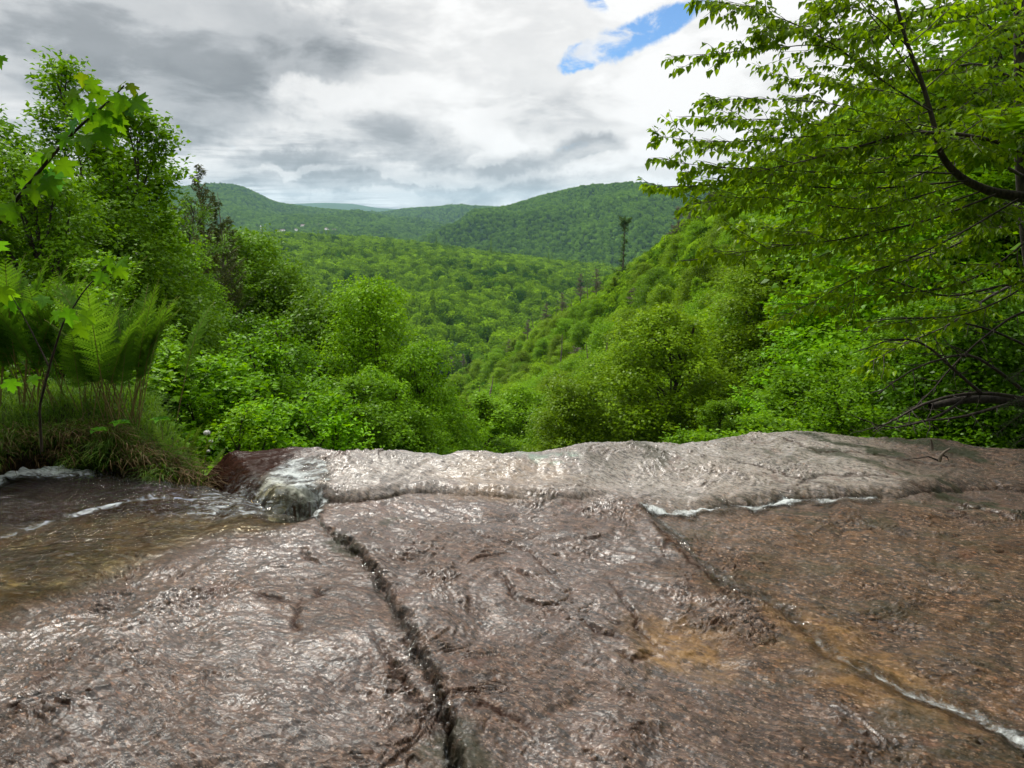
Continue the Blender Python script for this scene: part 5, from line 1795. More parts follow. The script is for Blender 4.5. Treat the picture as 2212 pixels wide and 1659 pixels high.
# the big dead trunk with level limbs
e = empty('dead_tree', at(1302, 740, 52) - (0, 0, 13), 'big dead trunk with long level grey limbs above the rock', 'dead tree', None)
a = Acc()
rg = np.random.default_rng(540)
a.tube(curve((0, 0, 0), (0.0, 0, 1), 13, 9, rg, 0.01, 0.012), np.linspace(0.26, 0.05, 10), 8)
link('trunk', a.mesh('dead_trunk', M_SNAG), e)
for z, l, az, up in [(5.2, 3.4, 3.0, -.05), (6.0, 3.3, 3.25, .05), (6.6, 2.6, 3.4, .08), (7.0, 2.4, 2.9, .1), (7.35, 1.7, 3.0, .1), (4.3, 2.8, 3.2, -.12), (3.6, 2.4, 3.1, -.2), (9.6, 1.2, 0.2, .3), (9.4, 1.1, 3.3, .2), (10.6, .8, 3.1, .2), (8.6, 1.3, 0.1, .3), (7.9, 1.6, -.4, .2)]:
    a = Acc()
    b = curve((0, 0, z), (math.cos(az), math.sin(az), up), l, 6, rg, -0.01, 0.05)
    a.tube(b, np.linspace(0.075, 0.018, 7), 5)
    for q in range(4):
        i = rg.integers(2, 6)
        a.tube(curve(b[i], unit(b[i] - b[i - 1] + rg.normal(0, .5, 3)), rg.uniform(.3, .8), 2, rg, 0, .1), [0.025, .016, .008], 4)
    link('branch', a.mesh('dead_branch', M_SNAG), e)
# trees standing beside the ledge just outside the view, which shade it
for k, v, x, y, z, h, lb, tn, wd in [('layered', 0, 7.8, 3.4, -1.2, 9.5, 'tall tree beside the ledge on the right, out past the hemlock', 'mid', 1.2), ('round', 1, 7.4, 0.2, -0.6, 9, 'tree on the right bank behind the photographer', 'mid', 1.2), ('round', 2, -7.6, 1.8, -0.5, 9, 'tree on the left bank opposite the ledge', 'mid', 1.2),
                                      ('round', 0, -5.2, -5.0, -0.3, 10, 'tree upstream of the ledge on the left bank', 'mid', 1.3), ('fine', 0, -1.0, -7.5, -0.2, 12, 'tall tree straight upstream behind the ledge', 'mid', 1.4),
                                      ('round', 3, 4.0, -6.0, -0.3, 11, 'tree upstream of the ledge on the right bank', 'mid', 1.3), ('fine', 1, 9.0, -4.0, -0.3, 11, 'farthest tree upstream on the right bank', 'mid', 1.3)]:
    plant_tree(k, v, (x, y, z + h), h, lb, tn, 'trees shading the ledge', x, 'broadleaf_tree', 'tree', wd)

# ================================================================== near plants
# ---- grassy bank at the left
BK = gpl([(-900, 1060), (-300, 1050), (0, 1036), (60, 1018), (100, 1012), (200, 1016), (330, 1031), (400, 1045), (445, 1057)], 0.0)
BKX, BKY = np.array([p[0] for p in BK]), np.array([p[1] for p in BK])


def bank_h(X, Y):
    yb = np.interp(X, BKX, BKY) + 0.05 * fbm(X * 5, X * 0 + 1, 3, 301)
    d = Y - yb
    rise = 0.17 * sstep(d, -0.02, 0.10) + 0.13 * sstep(d, 0.05, 0.9)
    xe = gp(415, 1060)[0]
    end = sstep(X + 0.55 * np.maximum(d, 0), xe + 0.06, xe - 0.75)
    back = sstep(d, 1.3, 2.6)
    z = base_plane(Y) - 0.10 + (rise + 0.06) * end + 0.03 * fbm(X * 4, Y * 4, 3, 303) * end - (1 - end) * 1.2 * sstep(X, xe - 0.1, xe + 0.5) - back * 0.8
    return z - 0.25 * sstep(d, 0.02, -0.10)


xs = np.linspace(-7.0, gp(450, 1060)[0], 260)
ysb = np.linspace(3.3, 6.6, 190)
Xg, Yg = np.meshgrid(xs, ysb)
Zg = bank_h(Xg, Yg)
M_SOIL = ground_material('dark wet soil', (0.010, 0.007, 0.004), (0.045, 0.03, 0.018), 9.0)
keep = (1106 + FPX * Xg[:-1, :-1] / (Yg[:-1, :-1] * CP + 0.36) < 438 - 85 * np.maximum(Yg[:-1, :-1] - np.interp(Xg[:-1, :-1], BKX, BKY), 0)) & (Yg[:-1, :-1] > np.interp(Xg[:-1, :-1], BKX, BKY) - 0.12) & (Yg[:-1, :-1] < np.interp(Xg[:-1, :-1], BKX, BKY) + 1.5 * sstep(Xg[:-1, :-1], gp(420, 1060)[0], gp(250, 1060)[0]) + 0.12)
bank = link('bank_ground', mesh_np('bank', np.stack([Xg, Yg, Zg], -1).reshape(-1, 3), [grid_faces(len(ysb), len(xs), keep)], M_SOIL, True))
tag(bank, None, None, None, 'structure')


def blades(name, label, P, D, H, Wd, bend, mat, rng, color):
    n = len(P)
    D = unit(D)
    side = unit(np.cross(D, (0, 0, 1.0)) + rng.normal(0, 0.3, (n, 3)))
    V = []
    for k, t in enumerate([0, 0.3, 0.62, 0.85, 1.0]):
        up = np.sin(t * bend) / np.maximum(bend, 0.1)
        out_ = (1 - np.cos(t * bend)) / np.maximum(bend, 0.1)
        c = P + np.array([0, 0, 1.0]) * (H * up)[:, None] + D * (H * (out_ + 0.12 * t))[:, None]
        w = (Wd * (1 - t) ** 0.6)[:, None]
        if k < 4:
            V += [c - side * w, c + side * w]
        else:
            V += [c]
    V = np.stack(V, 1)
    b = np.arange(n)[:, None] * 9
    q = np.concatenate([b + np.array([[i * 2, i * 2 + 1, i * 2 + 3, i * 2 + 2]]) for i in range(3)])
    tr = b + np.array([[6, 7, 8]])
    me = mesh_np(name, V.reshape(-1, 3), [q, tr], mat, False, {'tint': np.repeat(rng.random(n), 9)})
    o = link(name, me)
    o.color = tuple(color) + (1,)
    tag(o, label, 'grass', None, 'stuff')
    return o


rng = np.random.default_rng(601)


def bank_points(n, x0, x1, d0, d1, clump=0.0):
    X = rng.uniform(x0, x1, n)
    d = rng.uniform(d0, d1, n)
    Y = np.interp(X, BKX, BKY) + d
    if clump > 0:
        k = fbm(X * 3, Y * 3, 2, 311) > -0.1
        X, Y = X[k], Y[k]
    return np.stack([X, Y, bank_h(X, Y) - 0.01], -1)


XE = gp(400, 1060)[0]


def bank_in(X, Y):
    d = np.maximum(Y - np.interp(X, BKX, BKY), 0)
    b = 1106 + FPX * X / (Y * CP + 0.36)
    return b < 445 - 85 * d + 14 * fbm(Y * 6, Y * 0, 2, 331)


P = bank_points(15000, -4.4, XE + 0.05, 0.03, 1.3, 0.0)
P = P[P[:, 1] < np.interp(P[:, 0], BKX, BKY) + 1.45 * sstep(P[:, 0], gp(455, 1060)[0], gp(250, 1060)[0]) + 0.12]
P = P[bank_in(P[:, 0], P[:, 1])]
n = len(P)
blades('grass', 'green grass tufts growing thickly along the stream bank', P, rng.normal(0, 1, (n, 3)) * (1, 1, 0) + (0.25, -0.5, 0), rng.uniform(0.06, 0.20, n), np.full(n, 0.0026), rng.uniform(0.6, 2.2, n), M_GRASS, rng, (0.9, 1.0, 0.7))
P = bank_points(1500, XE - 1.4, XE + 0.10, 0.0, 0.28, 0.0)
n = len(P)
blades('dry_grass', 'tan dead grass hanging down over the water edge of the bank', P, rng.normal(0, 0.45, (n, 3)) * (1, 1, 0) + (0.75, -0.6, 0), rng.uniform(0.14, 0.34, n), np.full(n, 0.0026), rng.uniform(1.6, 2.7, n), M_DRY, rng, (0.75, 0.75, 0.75))
P = bank_points(5200, -4.2, XE - 0.2, 0.0, 0.25, 1.0)
n = len(P)
blades('hanging_grass', 'long green grass drooping over the dark undercut bank', P, rng.normal(0, 0.4, (n, 3)) * (1, 1, 0) + (0.2, -0.9, 0), rng.uniform(0.12, 0.28, n), np.full(n, 0.003), rng.uniform(1.5, 2.6, n), M_GRASS, rng, (0.85, 0.9, 0.6))


# ---- ferns
def frond_mesh(rng, L, mat, bare=0.38, width=0.13, curl=0.9, npin=26):
    """rachis rising in local +Z and arching to +X, with two rows of toothed pinnae"""
    st, gr = Acc(), Acc()
    n = 16
    a = 0.08
    pts = [np.zeros(3)]
    yaw = rng.normal(0, 0.05)
    for i in range(n):
        t = i / n
        a = 0.10 + curl * max(0, t - 0.35) ** 1.5 * 1.9
        pts.append(pts[-1] + np.array([math.sin(a), math.sin(yaw) * 0.2, math.cos(a)]) * L / n)
    pts = np.array(pts)
    st.tube(pts, np.linspace(0.0042, 0.0012, n + 1), 4)
    for k in range(npin):
        t = bare + (1 - bare) * (k + 0.5) / npin
        i = min(int(t * n), n - 1)
        p = pts[i] + (pts[i + 1] - pts[i]) * (t * n - i)
        td = unit(pts[i + 1] - pts[i])
        u = (t - bare) / (1 - bare)
        ln = width * (math.sin(math.pi * (0.18 + 0.82 * u) ** 0.85) ** 0.8 + 0.04) * rng.uniform(0.85, 1.1)
        for s in (-1, 1):
            side = np.array([0, s, 0]) + td * (0.45 + 0.5 * u) + rng.normal(0, 0.08, 3)
            side = unit(side)
            nrm = unit(np.cross(td, np.array([0, 1.0, 0])) * -1 + rng.normal(0, 0.12, 3))
            droop = np.array([0, 0, -0.10])
            m = 7
            q = np.linspace(0.0, 1, m + 1)
            c = p + side * ln * q[:, None] + droop * ln * (q ** 2)[:, None]
            fd = unit(np.cross(nrm, side))
            w = ln * 0.19 * (1 - q) ** 0.55
            # midrib strip and teeth on both edges
            for e in (-1, 1):
                A_, B_ = c[:-1], c[1:]
                tip = (A_ + B_) / 2 + fd * e * w[:-1, None] + side * ln * 0.07
                v = np.stack([A_, B_, tip + side * ln * 0.02, tip], 1).reshape(-1, 3)
                f = np.arange(m)[:, None] * 4 + np.arange(4)[None]
                gr.add(v, f, rng.random() * 0.6 + 0.4 * u)
    return st, gr


FR = []
rng = np.random.default_rng(610)
for k in range(6):
    s, g = frond_mesh(rng, 1.0, M_FERN, bare=0.36, curl=0.14 + 0.10 * k, width=0.115, npin=28)
    FR.append((s.mesh('frond_stalk', M_STIPE), g.mesh('frond_blade', M_FERN)))


def fern(px, py, Y, n, L, label, spread, lean=(0.0, 0.0), rad=0.12, tone=(1, 1, 1), seed=1, tiltx=0.3):
    rg = np.random.default_rng(seed)
    b = at(px, py, Y)
    b[2] = max(b[2], -5)
    e = empty('fern', b, label, 'fern', 'ferns on the grassy bank')
    for k in range(n):
        az = rg.uniform(0, 2 * math.pi)
        tl = rg.uniform(0.05, spread)
        st, bl = FR[rg.integers(0, 6)]
        f = link('frond', st, e)
        f.location = (rg.normal(0, rad) + lean[0] * 0.0, rg.normal(0, rad * 0.6), -0.03)
        az = az if rg.random() > tiltx else lean[0]
        f.rotation_euler = (0, tl + 0.05, az)
        sc = L * rg.uniform(0.72, 1.05)
        f.scale = (sc, sc, sc)
        c = link('blade', bl, f)
        c.color = tuple(tone) + (1,)
    return e


fern(262, 902, 4.35, 30, 1.02, 'tall fern clump with bare tan stalks in front of the shrubs', 0.24, (0.0,), 0.11, (1.0, 1.0, 1.0), 3, 0.35)
fern(190, 880, 4.6, 14, 0.95, 'fern clump just left of the tallest ferns, partly hidden', 0.24, (0.0,), 0.10, (0.9, 0.95, 1.0), 4)
fern(95, 865, 4.45, 24, 1.10, 'tall fern clump with high fronds under the maple leaves', 0.22, (0.3,), 0.16, (0.9, 0.95, 0.9), 5)
fern(-30, 870, 4.3, 18, 1.06, 'fern clump cut off by the picture edge above the bank', 0.24, (0.2,), 0.14, (0.85, 0.9, 0.9), 6)
fern(408, 1010, 4.15, 7, 0.36, 'small pale unrolling fern at the end of the bank', 0.45, (0.0,), 0.05, (1.35, 1.1, 0.8), 7)
fern(445, 1040, 4.2, 5, 0.30, 'smallest fern beside the white flower head', 0.6, (0.0,), 0.04, (1.25, 1.1, 0.8), 8)


# ---- maple saplings
def maple_leaf_mesh(name, rng):
    half = [(0.0, 0.0), (0.10, -0.06), (0.30, -0.04), (0.40, 0.06), (0.30, 0.14), (0.42, 0.22), (0.66, 0.34), (0.54, 0.42), (0.60, 0.56), (0.44, 0.52), (0.26, 0.48), (0.24, 0.58), (0.30, 0.78), (0.18, 0.76), (0.10, 0.90), (0.0, 1.06)]
    V, F = [], []
    rows = []
    c = [(0.0, y) for y in np.linspace(0, 1.06, 6)]
    for s in (1, -1):
        pts = [(x * s, y) for x, y in half]
        base = len(V)
        for x, y in pts:
            V.append((x, y, 0.24 * abs(x) - 0.35 * (x * x + (y - .3) ** 2) + 0.03 * math.sin(9 * x + 5 * y)))
        V.append((0, 0.32, 0.03))
        cc = len(V) - 1
        for i in range(len(pts) - 1):
            F.append((cc, base + i, base + i + 1) if s == 1 else (cc, base + i + 1, base + i))
    t = np.full(len(V), 0.6)
    return mesh_np(name, np.array(V), [np.array(F)], M_LEAF_MAPLE, False, {'tint': t})


rng = np.random.default_rng(620)
MAPLE = maple_leaf_mesh('maple_leaf', rng)
from mathutils import Matrix, Vector


def maple(name, label, stems, lv, seed):
    rg = np.random.default_rng(seed)
    base = stems[0][0][0]
    e = empty(name, base, label, 'sapling', None)
    for pts, r0, r1 in stems:
        P_ = np.array(pts) - base
        q = np.linspace(0, len(P_) - 1, 24)
        P_ = np.stack([np.interp(q, np.arange(len(P_)), P_[:, k]) for k in range(3)], -1)
        a = Acc()
        a.tube(P_, np.linspace(r0, r1, 24), 6)
        link('stem', a.mesh('maple_stem', M_BARK), e)
    for (px, py, Y, size, ang, tone) in lv:
        p = at(px, py, Y) - base
        o = link('leaf', MAPLE, e)
        # the blade hangs from its stalk, tip pointing down and outward
        d = np.array([math.sin(R(ang)), rg.normal(-0.1, 0.45), -math.cos(R(ang))])
        d = unit(d)
        nrm = unit(np.array([rg.normal(0, 0.3), -0.75 + rg.normal(0, 0.3), 0.65 + rg.normal(0, 0.25)]))
        x = unit(np.cross(d, nrm))
        nrm = np.cross(x, d)
        m = Matrix(((x[0], d[0], nrm[0]), (x[1], d[1], nrm[1]), (x[2], d[2], nrm[2]))).to_4x4()
        m = Matrix.Translation(Vector(p)) @ m @ Matrix.Scale(size, 4)
        o.matrix_local = m
        o.color = tuple(TONE[tone]) + (1,)
    return e


s1 = [at(*q) for q in [(-260, 980, 2.75), (-180, 760, 2.5), (-80, 590, 2.35), (0, 478, 2.25), (60, 400, 2.2), (120, 328, 2.2), (165, 280, 2.2), (200, 248, 2.2), (240, 215, 2.2), (268, 185, 2.2)]]
s2 = [at(*q) for q in [(200, 250, 2.2), (196, 215, 2.2), (182, 178, 2.2)]]
lv = [(180, 160, 2.2, 0.041, -20, 'orange'), (190, 172, 2.18, 0.047, 30, 'yellow'), (205, 190, 2.2, 0.057, 20, 'yellow'), (165, 195, 2.22, 0.057, -30, 'yellow'), (170, 215, 2.2, 0.067, -10, 'lime'), (200, 222, 2.18, 0.060, -15, 'bright'),
      (268, 178, 2.2, 0.037, -15, 'orange'), (280, 180, 2.2, 0.040, 20, 'orange'), (262, 205, 2.18, 0.057, -10, 'lime'), (285, 215, 2.2, 0.067, 60, 'mid'), (270, 220, 2.22, 0.063, 35, 'blue'), (245, 222, 2.2, 0.067, 15, 'yellow'),
      (225, 240, 2.18, 0.067, -10, 'lime'), (250, 250, 2.2, 0.060, 10, 'yellow'), (200, 255, 2.2, 0.074, 10, 'yellow'), (215, 275, 2.18, 0.067, 25, 'mid'), (165, 260, 2.2, 0.063, -40, 'blue'), (185, 290, 2.2, 0.067, 30, 'lime'), (150, 290, 2.2, 0.057, -30, 'bright'),
      (115, 320, 2.2, 0.067, -45, 'yellow'), (95, 335, 2.2, 0.067, -20, 'lime'), (130, 345, 2.2, 0.063, 20, 'yellow'), (110, 365, 2.22, 0.067, 15, 'blue'), (80, 370, 2.2, 0.067, -35, 'yellow'), (100, 385, 2.18, 0.067, 25, 'mid'), (75, 400, 2.2, 0.063, 5, 'yellow'),
      (55, 395, 2.2, 0.057, -50, 'lime'), (30, 425, 2.2, 0.067, -30, 'yellow'), (15, 440, 2.2, 0.067, 20, 'lime'), (0, 455, 2.2, 0.060, -20, 'yellow'), (-30, 500, 2.25, 0.067, -20, 'mid'), (-20, 520, 2.25, 0.067, 20, 'mid'), (3, 120, 2.1, 0.040, 0, 'lime'), (5, 620, 2.4, 0.067, 10, 'yellow')]
maple('maple_sapling', 'young maple with large lobed leaves leaning in against the clouds', [(s1, .0085, .0022), (s2, .002, .001)], lv, 1)
s1 = [at(*q) for q in [(90, 975, 3.3), (85, 880, 3.2), (110, 780, 3.1), (135, 700, 3.05), (180, 630, 3.0), (232, 572, 3.0)]]
s2 = [at(*q) for q in [(105, 790, 3.1), (60, 700, 3.1), (20, 630, 3.1)]]
lv = [(150, 668, 2.95, 0.087, -10, 'bright'), (175, 678, 2.95, 0.080, 35, 'yellow'), (168, 700, 3.0, 0.080, 20, 'yellow'), (130, 675, 3.0, 0.074, -50, 'lime'), (235, 560, 3.0, 0.074, -10, 'lime'), (250, 575, 3.0, 0.074, 30, 'yellow'), (225, 590, 3.0, 0.067, -30, 'mid'), (262, 560, 3.0, 0.067, 60, 'lime'),
      (15, 625, 3.1, 0.080, -10, 'yellow'), (25, 650, 3.1, 0.060, 10, 'bright'), (22, 820, 3.2, 0.074, 0, 'bright'), (70, 812, 3.2, 0.054, 30, 'lime'), (95, 640, 3.1, 0.067, 10, 'mid'), (60, 655, 3.1, 0.067, -30, 'mid')]
maple('maple_sapling', 'low young maple with lobed leaves in front of the fern stalks', [(s1, .007, .002), (s2, .004, .0015)], lv, 2)

# broad seedlings and the white flower
for (px, py, Y, n, lb) in [(345, 905, 4.0, 5, 'small seedling with bright leaves at the right edge of the grass'), (258, 912, 3.95, 5, 'small bright seedling below the fern stalks'), (208, 928, 3.9, 4, 'small seedling in the grass left of the bright one')]:
    rg = np.random.default_rng(px)
    e = empty('seedling', at(px, py, Y) - (0, 0, .14), lb, 'plant', 'seedlings in the bank grass')
    a = Acc()
    a.tube([(0, 0, 0), (0.005, 0, .07), (0, 0, .14)], [.0022, .0018, .0012], 4)
    link('stem', a.mesh('seedling_stem', M_STIPE), e)
    for k in range(n):
        az = k * 2.4
        a = Acc()
        leaves(a, np.array([[0, 0, 0.13]]), np.array([[math.cos(az), math.sin(az), 0.25]]), np.array([[0, 0, 1.0]]), np.array([0.065]), 0.36, rg, 'ovate')
        lf = link('leaf', a.mesh('seedling_leaf', M_LEAF_MAPLE), e)
        lf.color = (1.0, 1.25, .9, 1)
b = at(440, 1010, 4.25)
e = empty('white_flower', b, 'tall stem with a rounded white flower head beside the shrubs', 'flower')
top = at(447, 935, 4.25) - b
a = Acc()
a.tube([(0, 0, 0), top * .5 + (.01, 0, 0), top], [.003, .0026, .002], 5)
link('stem', a.mesh('flower_stem', M_STIPE), e)
for hx, hz, s in [(0, 0, 1.0), (0.02, -0.06, .6), (-0.005, -0.13, .5)]:
    a = Acc()
    rg = np.random.default_rng(5)
    n = 90
    dd = unit(rg.normal(0, 1, (n, 3)) + (0, 0, .4))
    Pn = top + np.array([hx, 0, hz]) + dd * 0.022 * s * (1, 1, .7)
    leaves(a, Pn, unit(np.cross(dd, rg.normal(0, 1, (n, 3)))), dd, np.full(n, 0.011 * s + .002), 0.5, rg)
    link('blossom', a.mesh('flower_blossom', M_WHITE), e)


# ---- the reaching tree at the right
def polyline3(pts, Y0, Y1, n=40, wob=0.0, rg=None):
    q = np.array([at(px, py, Y0 + (Y1 - Y0) * i / (len(pts) - 1)) for i, (px, py) in enumerate(pts)])
    s = np.linspace(0, len(q) - 1, n)
    # smooth by Catmull-Rom
    out_ = []
    for v in s:
        i = min(int(v), len(q) - 2)
        t = v - i
        p0, p1, p2, p3 = q[max(i - 1, 0)], q[i], q[i + 1], q[min(i + 2, len(q) - 1)]
        out_.append(0.5 * ((2 * p1) + (-p0 + p2) * t + (2 * p0 - 5 * p1 + 4 * p2 - p3) * t * t + (-p0 + 3 * p1 - 3 * p2 + p3) * t ** 3))
    out_ = np.array(out_)
    if wob and rg is not None:
        out_ += np.cumsum(rg.normal(0, wob, out_.shape), axis=0) * np.linspace(0, 1, n)[:, None] ** 0.5 * 0.4
    return out_


def leafy_branch(root, pts, r0, r1, rg, dens=1.0, twl=0.55, leafsize=0.062, start=0.15, tone=(1, 1, 1), mat=None, base=None, bare=False, sub=True):
    w, lf = Acc(), Acc()
    w.tube(pts, np.linspace(r0, r1, len(pts)), 7)
    ln = np.linalg.norm(np.diff(pts, axis=0), axis=1).sum()
    segs = []
    nt = int(ln * 11 * dens * (1.0 if not bare else 0.6))
    for k in range(nt):
        s = start + (1 - start) * (k + rg.random()) / nt
        i = min(int(s * (len(pts) - 1)), len(pts) - 2)
        p = pts[i]
        td = unit(pts[i + 1] - pts[i])
        side = unit(np.cross(td, (0, 0, 1.0))) * (1 if k % 2 else -1)
        d = td * rg.uniform(0.5, 1.0) + side * rg.uniform(0.35, 1.0) + np.array([0, 0, rg.normal(0.08, 0.32)])
        l = twl * rg.uniform(0.35, 1.1) * (1.15 - 0.75 * s)
        tw = curve(p, d, l, 5, rg, -0.02, 0.10)
        w.tube(tw, np.linspace(min(r0 * .35, 0.006), 0.0012, 6), 4)
        segs.append(tw)
        if sub:
            for m in range(2):
                j = rg.integers(1, 4)
                td2 = unit(tw[j + 1] - tw[j])
                sd2 = unit(np.cross(td2, (0, 0, 1.0))) * (1 if m else -1)
                t2 = curve(tw[j], td2 * 0.8 + sd2 * rg.uniform(0.4, 1) + rg.normal(0, .12, 3), l * 0.45, 3, rg, -0.02, 0.1)
                w.tube(t2, np.linspace(0.002, 0.0010, 4), 3)
                segs.append(t2)
    segs.append(pts[int(len(pts) * .6):])
    br = link('branch', w.mesh('branch_wood', M_BARK), root)
    if bare:
        return br
    P, Dr, Nn, L = [], [], [], []
    for tw in segs:
        l = np.linalg.norm(np.diff(tw, axis=0), axis=1).sum()
        nl = max(3, int(l / 0.030))
        for q in range(nl):
            s = (q + 0.5 + rg.normal(0, .2)) / nl
            s = min(max(s, 0.05), 1.0)
            f = s * (len(tw) - 1)
            i = min(int(f), len(tw) - 2)
            p = tw[i] + (tw[i + 1] - tw[i]) * (f - i)
            td = unit(tw[i + 1] - tw[i])
            side = unit(np.cross(td, (0, 0, 1.0))) * (1 if q % 2 else -1)
            d = unit(td * 0.45 + side * 0.55 + np.array([0, 0, -0.55]) + rg.normal(0, .22, 3))
            P.append(p + d * 0.012)
            Dr.append(d)
            Nn.append(unit(np.array([0, 0, 1.0]) + side * 0.6 + rg.normal(0, .3, 3)))
            L.append(leafsize * rg.uniform(0.65, 1.2))
    leaves(lf, np.array(P), np.array(Dr), np.array(Nn), np.array(L), 0.30, rg, 'ovate', 0.12)
    fo = link('foliage', lf.mesh('branch_foliage', mat or M_LEAF_NEAR), br)
    fo.color = tuple(tone) + (1,)
    return br


rg = np.random.default_rng(700)
tb = at(2400, 1090, 6.6)
e = empty('reaching_tree', tb, 'dark limbed tree leaning in from the right with drooping pointed leaves', 'tree')


def rel(a):
    return a - tb


trunk = rel(polyline3([(2400, 1090), (2380, 900), (2340, 680), (2300, 520), (2250, 435), (2200, 425), (2130, 410), (2070, 378), (2032, 330), (2016, 265), (1992, 180), (1960, 95), (1936, 10), (1915, -80), (1890, -200)], 6.6, 5.9, 70))
a = Acc()
a.tube(trunk, np.interp(np.linspace(0, 1, 70), [0, .4, .6, .8, 1], [0.10, 0.042, 0.022, 0.015, 0.008]), 9)
link('trunk', a.mesh('reaching_trunk', M_BARK), e)
SPR = [  # polyline of pixels, near and far distance at its two ends, radius
    ([(2300, 350), (2212, 335), (2140, 302), (2030, 286), (1940, 292), (1850, 318), (1740, 345), (1620, 372)], 6.2, 5.6, .040, .004, 1.1),
    ([(2020, 290), (1920, 295), (1800, 292), (1690, 300), (1600, 305), (1500, 303), (1415, 293)], 6.1, 5.8, .014, .002, 1.0),
    ([(1965, 120), (1900, 150), (1780, 100), (1650, 108), (1560, 116), (1482, 122)], 6.0, 5.8, .012, .002, 0.9),
    ([(2010, 240), (1900, 170), (1800, 95), (1700, 45), (1600, 15), (1505, 0)], 6.0, 5.7, .014, .002, 1.1),
    ([(2015, 275), (1900, 250), (1800, 225), (1700, 215), (1600, 212), (1520, 213)], 6.0, 5.9, .011, .0015, .8),
    ([(2016, 285), (1900, 290), (1800, 275), (1690, 262), (1590, 262), (1522, 258)], 6.0, 5.6, .011, .0015, .9),
    ([(2060, 375), (1950, 372), (1850, 375), (1750, 372), (1640, 368), (1530, 362), (1443, 352)], 6.1, 5.7, .014, .002, 1.2),
    ([(2090, 390), (1980, 400), (1850, 408), (1720, 402), (1600, 395), (1500, 402), (1394, 408)], 6.2, 5.8, .016, .002, 1.3),
    ([(2080, 395), (1980, 425), (1880, 450), (1760, 440), (1650, 425), (1560, 430), (1480, 445)], 6.1, 5.4, .014, .002, 1.2),
    ([(2150, 420), (2020, 470), (1900, 500), (1780, 520), (1680, 530), (1590, 545), (1500, 560)], 6.1, 5.5, .018, .002, .9),
    ([(2130, 410), (2010, 450), (1900, 480), (1790, 500), (1690, 500), (1610, 490)], 6.4, 6.4, .014, .002, 1.1),
    ([(2200, 430), (2080, 500), (1960, 560), (1850, 600), (1760, 650), (1680, 690)], 6.2, 5.6, .018, .002, .8),
    ([(1985, 180), (1900, 60), (1830, -20), (1760, -60)], 6.1, 6.0, .012, .002, 1.3),
    ([(1990, 200), (2080, 120), (2160, 60), (2240, 10)], 6.1, 6.6, .012, .002, 1.3),
    ([(1960, 100), (2030, 40), (2090, -20), (2150, -60)], 6.1, 6.6, .010, .002, 1.3),
    ([(2030, 330), (2120, 260), (2190, 230), (2270, 200)], 6.1, 6.8, .012, .002, 1.3),
    ([(1960, 100), (1880, 30), (1820, 20), (1720, 60), (1640, 70)], 6.1, 5.5, .010, .002, 1.2),
    ([(2005, 230), (1930, 200), (1850, 190), (1760, 180), (1660, 160)], 6.3, 6.4, .010, .002, 1.2),
    ([(2040, 340), (1960, 335), (1880, 345), (1790, 335), (1700, 325), (1600, 330)], 6.4, 6.6, .012, .002, 1.3),
    ([(2260, 480), (2170, 560), (2080, 610), (1980, 630), (1880, 640), (1780, 680)], 6.2, 5.8, .020, .002, .8),
    ([(2290, 560), (2180, 640), (2080, 680), (1990, 690), (1890, 710)], 6.1, 5.9, .018, .002, .5),
]
for k, (px, y0, y1, r0, r1, dn) in enumerate(SPR):
    pts = rel(polyline3(px, y0, y1, 36, 0.004, rg))
    leafy_branch(e, pts, r0 * 0.55, r1 * 0.8, rg, dens=dn * 0.85, twl=0.66, leafsize=0.070, tone=(1.3, 1.25, 0.8))

tb = at(2300, 1100, 8.2)
e = empty('shading_tree', tb, 'dark trunked tree at the right edge behind the reaching limbs', 'tree')
trunk = rel(polyline3([(2300, 1100), (2262, 800), (2225, 560), (2206, 350), (2203, 150), (2200, -100), (2190, -400)], 8.2, 8.0, 40))
a = Acc()
a.tube(trunk, np.linspace(0.09, 0.04, 40), 9)
link('trunk', a.mesh('shading_trunk', M_BARK), e)
for k, (px, y0, y1, r0, r1, dn) in enumerate([
    ([(2205, 100), (2100, 40), (2000, 20), (1900, 60), (1800, 90)], 8.0, 7.2, .02, .003, 1.3), ([(2205, 180), (2120, 140), (2030, 150), (1930, 170), (1830, 200)], 8.0, 7.3, .02, .003, 1.3),
    ([(2206, 280), (2130, 240), (2040, 230), (1950, 260), (1860, 280)], 8.0, 7.4, .02, .003, 1.3), ([(2208, 380), (2120, 340), (2030, 360), (1930, 400), (1840, 430)], 8.0, 7.3, .02, .003, 1.3),
    ([(2203, 30), (2120, -20), (2020, -60), (1900, -40)], 8.0, 7.2, .02, .003, 1.3), ([(2215, 480), (2130, 500), (2040, 540), (1940, 570), (1860, 560)], 8.0, 7.2, .02, .003, 1.2),
    ([(2220, 600), (2140, 640), (2050, 700), (1960, 740), (1880, 780)], 8.0, 7.3, .02, .003, 1.0), ([(2205, 140), (2270, 80), (2330, 40)], 8.0, 8, .02, .003, 1.2), ([(2206, 300), (2280, 250), (2350, 220)], 8.0, 8, .02, .003, 1.2),
    ([(2204, 200), (2170, 180), (2120, 200), (2060, 240)], 8.0, 6.9, .015, .003, 1.4), ([(2206, 330), (2170, 310), (2120, 330), (2070, 300)], 8.0, 6.9, .015, .003, 1.4), ([(2212, 450), (2170, 440), (2130, 470), (2080, 450)], 8.0, 6.9, .015, .003, 1.4)]):
    leafy_branch(e, rel(polyline3(px, y0, y1, 30, 0.004, rg)), r0, r1, rg, dens=dn * 0.75, twl=0.9, leafsize=0.085, tone=(1.35, 1.3, 0.9))

